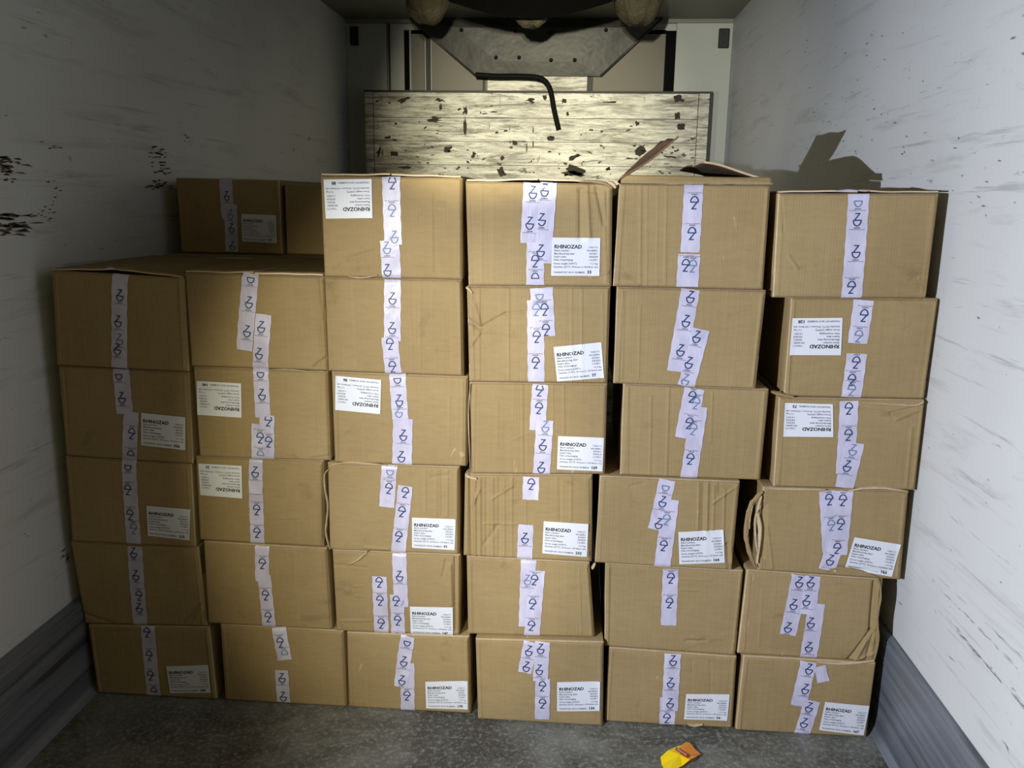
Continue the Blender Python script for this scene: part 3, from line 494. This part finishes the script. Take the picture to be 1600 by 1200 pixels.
class Carton:
    def __init__(s, key, P, depth, seed, fine=True):
        s.key = key; s.P = [np.array(p, float) for p in P]; s.Y = float(np.mean([p[1] for p in P])); s.dep = depth; rg = random.Random(seed); s.rg = rg
        s.w = s.P[1][0] - s.P[0][0]; s.h = s.P[0][2] - s.P[3][2]; s.fine = fine
        s.waves = [(rg.uniform(2, 9), rg.uniform(2, 7), rg.uniform(0, 6.28), rg.uniform(.2, .7) * 1e-3) for _ in range(6)]
        s.bul = rg.uniform(.001, .0045)
        s.segs = []
        for (x0, y0, x1, y1, hh, ww) in CR.get(key, []):
            a = un((x0, y0), s.Y); b = un((x1, y1), s.Y); s.segs.append((a[0], a[2], b[0], b[2], hh * 1e-3, ww * .72e-3))
        # fold lines close to the vertical corners, as on the real cartons
        for u in (rg.uniform(.018, .035), 1 - rg.uniform(.018, .035)):
            if rg.random() < .8:
                a = s.pt(u, .04); b = s.pt(u + rg.uniform(-.006, .006), .96); s.segs.append((a[0], a[2], b[0], b[2], rg.uniform(1.0, 2.0) * 1e-3, .0028))
        s.lip = [rg.uniform(.0, .004) for _ in range(2)]
    def pt(s, u, v):     # v = 0 bottom, 1 top
        TL, TR, BR, BL = s.P; return (BL * (1 - u) + BR * u) * (1 - v) + (TL * (1 - u) + TR * u) * v
    def uv(s, x, z):
        u, v = .5, .5
        for _ in range(8):
            a = s.pt(0, v); b = s.pt(1, v); u = (x - a[0]) / (b[0] - a[0]); c = s.pt(u, 0); d = s.pt(u, 1); v = (z - c[2]) / (d[2] - c[2])
        return u, v
    def disp(s, u, v, x=None, z=None):
        if x is None: p = s.pt(u, v); x, z = p[0], p[2]
        u = min(1, max(0, u)); v = min(1, max(0, v)); d = 0
        for a, b, ph, am in s.waves: d += am * math.sin(a * u + b * v + ph)
        env = min(1, 12 * min(u, 1 - u)) * min(1, 12 * min(v, 1 - v)); d = d * env - s.bul * math.sin(math.pi * u) * math.sin(math.pi * v)
        for (x0, z0, x1, z1, hh, ww) in s.segs:
            dx, dz = x1 - x0, z1 - z0; L = dx * dx + dz * dz; t_ = max(0, min(1, ((x - x0) * dx + (z - z0) * dz) / L)); q = ((x - x0 - t_ * dx) ** 2 + (z - z0 - t_ * dz) ** 2) / (ww * ww)
            if q < 9: d -= hh * 1.5 * math.exp(-q)
        e = min(u * s.w, (1 - u) * s.w, v * s.h, (1 - v) * s.h)
        if e < .007: d += .0065 * (1 - e / .007) ** 2
        return d
    def disp_np(s, u, v, x, z):      # the same relief for whole arrays
        d = np.zeros_like(u)
        for a, b, ph, am in s.waves: d += am * np.sin(a * u + b * v + ph)
        d = d * np.minimum(1, 12 * np.minimum(u, 1 - u)) * np.minimum(1, 12 * np.minimum(v, 1 - v)) - s.bul * np.sin(math.pi * u) * np.sin(math.pi * v)
        for (x0, z0, x1, z1, hh, ww) in s.segs:
            dx, dz = x1 - x0, z1 - z0; t_ = np.clip(((x - x0) * dx + (z - z0) * dz) / (dx * dx + dz * dz), 0, 1)
            d -= hh * 1.5 * np.exp(-np.minimum(60, ((x - x0 - t_ * dx) ** 2 + (z - z0 - t_ * dz) ** 2) / (ww * ww)))
        e = np.minimum(np.minimum(u * s.w, (1 - u) * s.w), np.minimum(v * s.h, (1 - v) * s.h))
        return d + np.where(e < .007, .0065 * (1 - e / .007) ** 2, 0)
    def front(s, x, z, off=0):
        u, v = s.uv(x, z); return np.array((x, s.Y + s.disp(u, v, x, z) - off, z))
    def build(s, name, label, group, cat='box'):
        base = (s.P[2] + s.P[3]) / 2; root = thing(name, label, cat, (base[0], s.Y + s.dep / 2, min(s.P[2][2], s.P[3][2])), group); s.root = root; org = np.array(root.location)
        NU, NV = (150, 84) if s.fine else (16, 12)
        us = [0, .006, .014] + [.014 + (.972) * i / NU for i in range(1, NU)] + [.986, .994, 1]; vs_ = [0, .008, .02] + [.02 + .96 * i / NV for i in range(1, NV)] + [.98, .992, 1]
        nu, nv = len(us), len(vs_); V = []
        UU, VV = np.meshgrid(np.array(us), np.array(vs_)); TL, TR, BR, BL = s.P
        PP = [(BL[k] * (1 - UU) + BR[k] * UU) * (1 - VV) + (TL[k] * (1 - UU) + TR[k] * UU) * VV for k in (0, 2)]
        DD = s.disp_np(UU, VV, PP[0], PP[1])
        V = [np.array((PP[0][j, i], s.Y + DD[j, i], PP[1][j, i])) for j in range(nv) for i in range(nu)]
        fs = []; mi = []
        for j in range(nv - 1):
            for i in range(nu - 1):
                fs.append((j * nu + i, j * nu + i + 1, (j + 1) * nu + i + 1, (j + 1) * nu + i)); mi.append(1 if (i < 1 or i >= nu - 2 or j < 1 or j >= nv - 2) else 0)
        border = list(range(nu)) + [j * nu + nu - 1 for j in range(1, nv)] + [(nv - 1) * nu + i for i in range(nu - 2, -1, -1)] + [j * nu for j in range(nv - 2, 0, -1)]
        cen = s.pt(.5, .5); nb = len(border); prev = border
        # the border itself draws in a little: a rounded paper edge
        outline = [V[b].copy() for b in border]
        for k_, b in enumerate(border):
            dx = cen[0] - V[b][0]; dz = cen[2] - V[b][2]; V[b][0] += math.copysign(min(.0026, abs(dx)), dx) if abs(dx) > s.w * .49 else 0; V[b][2] += math.copysign(min(.0026, abs(dz)), dz) if abs(dz) > s.h * .47 else 0
        phs = [s.rg.uniform(0, 6.28) for _ in range(6)]
        for yi, dpt in enumerate((.009, .06, .15, .27, .39, .50, s.dep - .008, s.dep)):
            ring = []
            for k_, o_ in enumerate(outline):
                inw = 0.0 if yi in (0, 6) else .0012 * (1 + math.sin(k_ / nb * 40 + phs[yi % 6])) ; inw = .003 if yi == 7 else inw
                p = o_.copy(); p[1] = s.Y + dpt; dx = cen[0] - p[0]; dz = cen[2] - p[2]
                if abs(dx) > s.w * .485: p[0] += math.copysign(inw + .0002, dx)
                if abs(dz) > s.h * .46: p[2] += math.copysign(inw * .4 + .0002, dz)
                ring.append(len(V)); V.append(p)
            for k_ in range(nb):
                a, b = prev[k_], prev[(k_ + 1) % nb]; c, d = ring[(k_ + 1) % nb], ring[k_]; fs.append((b, a, d, c)); mi.append(1 if yi == 0 else 0)
            prev = ring
        fs.append(tuple(prev)); mi.append(0)
        mb = MB(); mb.add(V, fs, 0, True); mb.m = mi; mb.sm[-1] = False
        s.body = mb.build('carton', [M['carton'], M['edge']], root, origin=org)
        return root
    def strip(s, x0, y0, x1, y1, w, marks, layer):
        org = np.array(s.root.location); A = un((x0, y0), s.Y); B = un((x1, y1), s.Y); d = B - A; L = math.hypot(d[0], d[2]); d /= L; nrm = np.array((-d[2], 0, d[0]))
        if nrm[0] < 0: nrm = -nrm
        W = w / F * s.Y / 1.0 * .985; off = .0011 + .0005 * layer; n = max(6, int(L / .006)); mb = MB(); vs = []; rg = s.rg; k1, k2 = rg.uniform(0, 6), rg.uniform(0, 6)
        NW = 6
        for i in range(n + 1):
            c = A + (B - A) * i / n
            for j in range(NW + 1):
                e = (j / NW - .5); wob = .0007 * math.sin(i * .9 + k1) if j in (0, NW) else 0
                p = c + nrm * (e * W + wob * (1 if j else -1)); p[2] += 0
                if i in (0, n): p = p + d * rg.uniform(-.0006, .0006)
                zlo = s.pt(max(0, min(1, s.uv(p[0], p[2])[0])), 0)[2] + .0005; p[2] = max(p[2], zlo)
                rp = .0003 * math.sin(i * .5 + j * 1.3 + k2)
                vs.append(s.front(p[0], p[2], off + .0003 + rp))
        mb.add(vs, [(i * (NW + 1) + j, (i + 1) * (NW + 1) + j, (i + 1) * (NW + 1) + j + 1, i * (NW + 1) + j + 1) for i in range(n) for j in range(NW)], 0, True)
        up = -d if d[2] < 0 else d; right = np.array((up[2], 0, -up[0]))
        def inside(q):
            r = q - A; tt = r[0] * d[0] + r[2] * d[2]; ww = r[0] * nrm[0] + r[2] * nrm[2]; return .0005 < tt < L - .0005 and abs(ww) < W / 2
        for (mx_, my_, o_) in marks:
            c = un((mx_, my_), s.Y); sg = 1 if o_ in 'uU' else -1; inkm = 1 if o_ in 'ud' else 2
            for (tv, tf), mi in ((ZT, inkm), (ZW, 3), (ZP, 3)):
                pts = [c + sg * (right * a + up * b) for a, b in tv]; ok = [inside(q) for q in pts]; P2 = [s.front(q[0], q[2], off + .0011) for q in pts]
                ff = [f for f in tf if all(ok[i] for i in f)]
                if ff: mb.add(P2, ff if sg > 0 or 1 else ff, mi)
        # remove loose verts
        o = mb.build('packing_tape', [M['tape'], M['ink'], M['inkteal'], M['greyink']], s.root, origin=org)
        bm = bmesh.new(); bm.from_mesh(o.data); bmesh.ops.delete(bm, geom=[v for v in bm.verts if not v.link_faces], context='VERTS'); bm.to_mesh(o.data); bm.free()
    def label(s, corners, num, flip, layer=4):
        org = np.array(s.root.location); C4 = [un(p, s.Y) for p in corners]; off = .0012 + .0004 * layer; mb = MB()
        zmin = min(s.P[2][2], s.P[3][2]) + .001
        def mp(a, b):      # a right, b up in 0..1 on the seen quad
            TL, TR, BR, BL = C4; return (BL * (1 - a) + BR * a) * (1 - b) + (TL * (1 - a) + TR * a) * b
        N1, N2 = 22, 16; vs = []
        for j in range(N2 + 1):
            for i in range(N1 + 1):
                p = mp(i / N1, j / N2); vs.append(s.front(p[0], p[2], off))
        mb.add(vs, [(j * (N1 + 1) + i, j * (N1 + 1) + i + 1, (j + 1) * (N1 + 1) + i + 1, (j + 1) * (N1 + 1) + i) for j in range(N2) for i in range(N1)], 0, True)
        key = ('num', num)
        if key not in NB: NB[key] = text_faces(num, .0120, LW - .034, .0062, 'LEFT', bold=.0004)
        for (tv, tf), mi in LT + [(NB[key], 1)]:
            P2 = []
            for x, y in tv:
                a, b = x / LW, y / LH
                if flip: a, b = 1 - a, 1 - b
                p = mp(a, b); P2.append(s.front(p[0], p[2], off + .0006))
            mb.add(P2, tf, mi)
        mb.build('shipping_label', [M['paper'], M['black'], M['greyink']], s.root, origin=org)

WH = {
'c1r2': 'plain brown carton without a label, topmost of the leftmost column',
'c1r3': 'shaded brown carton in the leftmost column whose white label reads 326',
'c1r4': 'shaded brown carton in the leftmost column whose white label reads 325',
'c1r5': 'bulging brown carton without a label in the leftmost column, just above the bottom one',
'c1r6': 'brown carton with low white label on the floor at the far left',
'c2r2': 'brown carton without a label on top of the second column, two offset tape strips',
'c2r3': 'brown carton with upside-down label reading 140, second of the second column',
'c2r4': 'brown carton with upside-down label reading 23 in the second column',
'c2r5': 'brown carton without a label in the second column, resting on the lowest one',
'c2r6': 'brown carton on the floor in the second column, two separate short tape pieces',
'c3r1': 'brown carton with upside-down label reading 88, top of the third column',
'c3r2': 'brown carton without a label in the third column under the topmost one',
'c3r3': 'brown carton with upside-down label reading 86 in the third column',
'c3r4': 'brown carton whose white label reads 91, with a torn pale left edge',
'c3r5': 'creased brown carton with three parallel tape strips and label reading 147',
'c3r6': 'brown carton on the floor in the third column, label reading 170',
'c4r1': 'dented brown carton with label reading 33, top of the fourth column',
'c4r2': 'brown carton with tilted label reading 77 and a crushed left side',
'c4r3': 'brown carton whose white label reads 169, third in the fourth column',
'c4r4': 'heavily creased brown carton with label reading 233 and two short tapes',
'c4r5': 'brown carton without a label, with gathered tape at its bottom edge, fourth column',
'c4r6': 'brown carton on the floor in the fourth column, label reading 134',
'c5r1': 'open brown carton with raised flaps on top of the fifth column',
'c5r2': 'brown carton with two slanting overlapping tapes, beneath the open one',
'c5r3': 'brown carton without a label, third from the top of the fifth column',
'c5r4': 'creased brown carton with label reading 164 in the fifth column',
'c5r5': 'brown carton with one short tape piece and a small tear, fifth column',
'c5r6': 'brown carton on the floor in the fifth column, small label reading 34',
'c6r1': 'brown carton without a label on top of the rightmost column',
'c6r2': 'brown carton with upside-down label reading 128 and two separate tapes',
'c6r3': 'brown carton with upside-down label reading 73 in the rightmost column',
'c6r4': 'brown carton with crumpled left side and tilted label reading 163',
'c6r5': 'crumpled brown carton with three slanting tapes and a buckled right edge',
'c6r6': 'brown carton on the floor at the far right, slanted label reading 167'}
BX = {}; GR = 'stacked brown cartons'
for i, (k, P) in enumerate(FR.items()):
    c = Carton(k, P, DEP, 100 + i); c.build('cardboard_box', WH[k], GR); BX[k] = c
    for li, s_ in enumerate(TAPE.get(k, [])): c.strip(*s_, li)
    if k in LAB: c.label(*LAB[k])
# the row of stacks behind: two stacks carry the two boxes seen at the back left
Y2 = YK + DEP + .012
for ci, (x0, x1) in enumerate(((-1.215, -.825), (-.815, -.425))):
    for r in range(5):
        z0 = .0012 + r * .2695; z1 = z0 + .2680
        P = [(x0, Y2, z1), (x1, Y2, z1), (x1, Y2, z0), (x0, Y2, z0)]
        c = Carton('h%d%d' % (ci, r), P, DEP, 300 + ci * 9 + r, fine=False)
        c.build('cardboard_box', 'brown carton of the second row, hidden behind the two leftmost columns', 'hidden cartons of the second row')
zb = .0012 + 4 * .2695 + .2680 + .0012; YB1 = 3.08
Pb = [un(p, YB1) for p in [(273.7, 277.5), (435, 281), (440, 394.6), (282.5, 394)]]
for p in Pb[2:]: p[2] = zb
c = Carton('b1', Pb, DEP, 401); c.build('cardboard_box', 'dark shaded carton set back at the upper left, label reading 131', 'cartons set back at the upper left')
for li, s_ in enumerate(TAPE['b1']): c.strip(*s_, li)
c.label(*LAB['b1'])
Pb = [un(p, YB1 + .02) for p in [(443.5, 287), (607, 291), (610, 397), (447, 394)]]
for p in Pb[2:]: p[2] = zb
c = Carton('b2', Pb, DEP, 402); c.build('cardboard_box', 'dark carton set back, mostly hidden behind the top carton of the third column', 'cartons set back at the upper left')

# ---- opened flaps, crumples and torn strips (children of their box)
def sheet(parent, name, pts, th, mats, n=(12, 12), wob=.003, seed=0, label=None):
    """thin cardboard sheet over 4 corner points (a,b,c,d), thickness th, slightly warped"""
    rg = random.Random(seed); a, b, c_, d = [np.array(p, float) for p in pts]; nr = np.cross(b - a, d - a); nr /= np.linalg.norm(nr); ph = [rg.uniform(0, 6) for _ in range(4)]
    V = []; nx, ny = n
    for sgn in (.5, -.5):
        for j in range(ny + 1):
            for i in range(nx + 1):
                u, v = i / nx, j / ny; p = (a * (1 - u) + b * u) * (1 - v) + (d * (1 - u) + c_ * u) * v
                wv = wob * (math.sin(5 * u + ph[0]) * math.sin(4 * v + ph[1]) + .5 * math.sin(11 * u + ph[2] + 7 * v)); rag = .0015 * math.sin(i * 2.3 + ph[3]) if j == ny else 0
                V.append(p + nr * (wv + sgn * th) + (d - a) * rag * 4)
    N = (nx + 1) * (ny + 1); fs = []; mi = []
    for j in range(ny):
        for i in range(nx):
            q = (j * (nx + 1) + i, j * (nx + 1) + i + 1, (j + 1) * (nx + 1) + i + 1, (j + 1) * (nx + 1) + i); fs.append(q); mi.append(0); fs.append(tuple(x + N for x in q[::-1])); mi.append(1)
    rim = [i for i in range(nx + 1)] + [j * (nx + 1) + nx for j in range(1, ny + 1)] + [ny * (nx + 1) + i for i in range(nx - 1, -1, -1)] + [j * (nx + 1) for j in range(ny - 1, 0, -1)]
    for k_ in range(len(rim)): p, q = rim[k_], rim[(k_ + 1) % len(rim)]; fs.append((q, p, p + N, q + N)); mi.append(2)
    mb = MB(); mb.add(V, fs, 0, True); mb.m = mi; o = mb.build(name, mats, parent, origin=np.array(parent.location), recalc=True)
    for p in o.data.polygons:
        if p.material_index == 2: p.use_smooth = False
    if label: o['label'] = label
    return o
MS = [M['carton'], M['inner'], M['edge']]; MI = [M['inner'], M['carton'], M['edge']]
b = BX['c5r1']; TL, TR = b.P[0], b.P[1]; y0 = b.Y + .004; y1 = b.Y + DEP - .01
tip = un((1060, 213), y0 + .01); v1 = tip - np.array((TL[0] + .006, y0, TL[2] + .012))
h0 = np.array((TL[0] + .006, y0, TL[2] + .010)); h1 = np.array((TL[0] + .006, y0 + .24, TL[2] + .010))
sheet(b.root, 'side_flap', [h0, h1, h1 + v1 * .93 + np.array((-.01, 0, .01)), h0 + v1], .005, [M['inner']] * 3, (16, 12), .004, 1, 'raised flap standing open')  # darker brown on every face stands in for the backlit shade
tip = un((1097, 254), y0 + .05); g0 = np.array((TR[0] - .004, y0 + .02, TR[2] + .012)); g1 = np.array((TR[0] - .004, y1, TR[2] + .012)); v2 = tip - g0; v2[1] = 0
sheet(b.root, 'side_flap', [g1, g0, g0 + v2, g1 + v2 * .98], .005, MI, (16, 12), .004, 2, 'half raised flap leaning inward')
fz = un((1085, 276), b.Y)[2]
sheet(b.root, 'front_flap', [TL + np.array((.003, .003, .002)), TR + np.array((.004, .003, .002)), (TR[0] + .004, b.Y + .012, fz), (TL[0] + .006, b.Y + .012, fz + .002)], .004, MS, (40, 4), .0015, 3, 'narrow torn strip of the front flap')
sheet(b.root, 'front_flap', [(TL[0] + .01, b.Y + .013, fz - .012), (TR[0], b.Y + .013, fz - .012), (TR[0] - .002, b.Y + .19, TR[2] + .006), (TL[0] + .01, b.Y + .19, TL[2] + .006)], .004, MS, (16, 8), .002, 4)
# raised lids on the topmost cartons
def lid(key, lift, seed, yy=.0):
    b = BX[key]; TL, TR = b.P[0], b.P[1]; m_ = (TL + TR) / 2; y0 = b.Y + .006 + yy; y1 = b.Y + DEP - .004
    A0 = np.array((TL[0] + .003, y0, TL[2] + .0035)); A1 = np.array((TL[0] + .003, y1, TL[2] + .0035)); C0 = np.array((m_[0] - .002, y0, m_[2] + lift)); C1 = np.array((m_[0] - .002, y1, m_[2] + lift * .6))
    D0 = np.array((m_[0] + .002, y0, m_[2] + lift)); D1 = np.array((m_[0] + .002, y1, m_[2] + lift * .6)); B0 = np.array((TR[0] - .003, y0, TR[2] + .0035)); B1 = np.array((TR[0] - .003, y1, TR[2] + .0035))
    sheet(b.root, 'top_flap', [A0, C0, C1, A1], .004, MS, (14, 10), .0012, seed); sheet(b.root, 'top_flap', [D0, B0, B1, D1], .004, MS, (14, 10), .0012, seed + 1)
lid('c1r2', .013, 10); lid('c2r2', .005, 20); lid('c4r1', .008, 30); lid('c6r1', .006, 40); lid('c3r1', .005, 50)
# crushed / torn details
def torn(key, pts, w, seed, name='torn_strip', mats=None, yoff=.004):
    b = BX[key]; mb = MB(); rg = random.Random(seed); P = spl([un(p, b.Y - yoff) for p in pts], 4); n = len(P); vs = []
    for i, p in enumerate(P):
        t_ = P[min(i + 1, n - 1)] - P[max(i - 1, 0)]; t_ = t_ / np.linalg.norm(t_); s_ = np.array((t_[2], 0, -t_[0])); ww = w * (.35 + .65 * math.sin(math.pi * (i + .6) / (n + .2))) * rg.uniform(.8, 1.15)
        for e, dy in ((-.5, .003), (-.2, -.0035), (.2, -.0035), (.5, .003), (0, .005)): vs.append(p + s_ * e * ww + np.array((0, dy, 0)))
    fs = [(i * 5 + k_, i * 5 + (k_ + 1) % 5, (i + 1) * 5 + (k_ + 1) % 5, (i + 1) * 5 + k_) for i in range(n - 1) for k_ in range(5)] + [(0, 1, 2, 3, 4), tuple((n - 1) * 5 + k_ for k_ in range(4, -1, -1))]
    mb.add(vs, fs, 0); o = mb.build(name, mats or M['edge'], b.root, origin=np.array(b.root.location), recalc=True); return o
torn('c3r4', [(514, 733), (507, 742), (508, 765), (512, 790), (510, 815), (509, 832), (513, 850), (516, 858)], .006, 1)
torn('c3r4', [(516, 727), (545, 722), (575, 724), (604, 727)], .0045, 2)
torn('c6r4', [(1192, 768), (1184, 776), (1174, 790), (1169, 812), (1168, 835)], .016, 3, mats=M['carton'])
torn('c6r4', [(1190, 775), (1184, 800), (1188, 825), (1186, 855), (1183, 880)], .012, 4)
torn('c6r4', [(1188, 790), (1180, 812), (1181, 842), (1184, 866)], .007, 31); torn('c6r4', [(1178, 782), (1172, 806), (1171, 826)], .007, 32)
torn('c6r4', [(1168, 800), (1166, 835), (1171, 862), (1180, 886)], .014, 5, mats=M['carton'])
torn('c6r5', [(1372, 905), (1376, 930), (1370, 965), (1372, 1000), (1366, 1030)], .012, 6, mats=M['carton'])
torn('c6r4', [(1196, 763), (1240, 764), (1290, 765)], .005, 7); torn('c6r4', [(1325, 768), (1350, 763), (1385, 763), (1419, 768)], .006, 8)
torn('c6r3', [(1348, 628), (1390, 631), (1430, 633), (1443, 628)], .005, 9); torn('c4r1', [(905, 284), (930, 284), (948, 288), (956, 295)], .009, 10, mats=M['carton'])
torn('c4r1', [(950, 284), (958, 288), (962, 294)], .012, 11); torn('c4r4', [(727, 742), (735, 746), (745, 748)], .012, 12)
torn('c4r2', [(728, 449), (733, 452), (738, 458)], .010, 13); torn('c6r2', [(1205, 612), (1222, 617), (1240, 620)], .012, 14, mats=M['carton'])
torn('c6r5', [(1290, 893), (1315, 888), (1345, 893), (1372, 902)], .008, 15, mats=M['carton']); torn('c6r6', [(1275, 1034), (1310, 1037), (1345, 1035), (1366, 1032)], .006, 16)
torn('c3r5', [(547, 881), (560, 874), (570, 865), (574, 860)], .006, 17); torn('c5r4', [(930, 880), (927, 886), (925, 889)], .010, 18)
torn('c5r6', [(1075, 1132), (1085, 1134), (1098, 1132)], .006, 19); torn('c2r3', [(418, 578), (450, 577), (480, 580), (507, 580)], .0035, 20)
torn('c4r3', [(735, 600), (732, 640), (733, 690), (735, 735)], .004, 21); torn('c3r1', [(545, 431), (565, 434), (590, 430)], .006, 22)
torn('c1r2', [(165, 420), (172, 419), (178, 420)], .006, 23, 'tape_end', M['tape'])
torn('c4r5', [(822, 997), (832, 1001), (840, 998)], .016, 24, 'tape_fold', M['tape']); torn('c6r1', [(1305, 299), (1325, 297), (1355, 299)], .004, 25, 'tape_fold', M['tape'])

# ---------------------------------------------------------------- yellow carton scrap on the floor
out = [(1032, 1183), (1044, 1174), (1056.5, 1166.5), (1064, 1163), (1072, 1160), (1078, 1162), (1086, 1169), (1095, 1177), (1089, 1183), (1078, 1188), (1066, 1195), (1056.5, 1201), (1046, 1203), (1037, 1200), (1034, 1193)]
H = .012; P = [unz(p, H) for p in out]; cxy = sum(P) / len(P); root = thing('packet_scrap', 'crushed yellow and orange paper packet lying on the floor in front of the stack', 'packet', (cxy[0], cxy[1], 0))
mb = MB(); top_ = [p + np.array((0, 0, .004 * math.sin(i * 1.7))) for i, p in enumerate(P)]; bot = [np.array((p[0] + (cxy[0] - p[0]) * .04, p[1] + (cxy[1] - p[1]) * .04, .001)) for p in P]; n = len(P)
cc = cxy + np.array((0, 0, .004))
split = unz((1064, 1178), H)
for i in range(n):
    j = (i + 1) % n; mid = (out[i][0] + out[j][0]) / 2 - (out[i][1] + out[j][1]) / 2 * -.0; mi = 1 if (out[i][0] + out[j][0]) / 2 > 1066 and (out[i][1] + out[j][1]) / 2 < 1187 else 0
    mb.add([top_[i], top_[j], cc], [(0, 1, 2)], mi); mb.add([top_[i], bot[i], bot[j], top_[j]], [(0, 1, 2, 3)], 2)
mb.add(bot, [tuple(range(n))]); mb.build('packet_body', [M['yellow'], M['orange'], M['brownside']], root, origin=np.array(root.location), recalc=True)
mb = MB(); a, b_, c1, d1 = [unz(p, H + .007) for p in ((1057, 1168), (1077, 1181), (1074, 1184), (1055, 1171))]
mb.slab([d1, c1, b_, a], (0, 0, .0012), 0); rg = random.Random(5)
for k_ in range(7):
    s0 = .12 + k_ * .11; e0 = a + (b_ - a) * s0; e1 = a + (b_ - a) * (s0 + .06); f0 = d1 + (c1 - d1) * s0; f1 = d1 + (c1 - d1) * (s0 + .06)
    q = [e0 * .7 + f0 * .3, e1 * .7 + f1 * .3, e1 * .3 + f1 * .7, e0 * .3 + f0 * .7]; mb.add([p + np.array((0, 0, .0016)) for p in q], [(3, 2, 1, 0)], 1)
mb.build('printed_band', [M['red'], M['white']], root, origin=np.array(root.location))
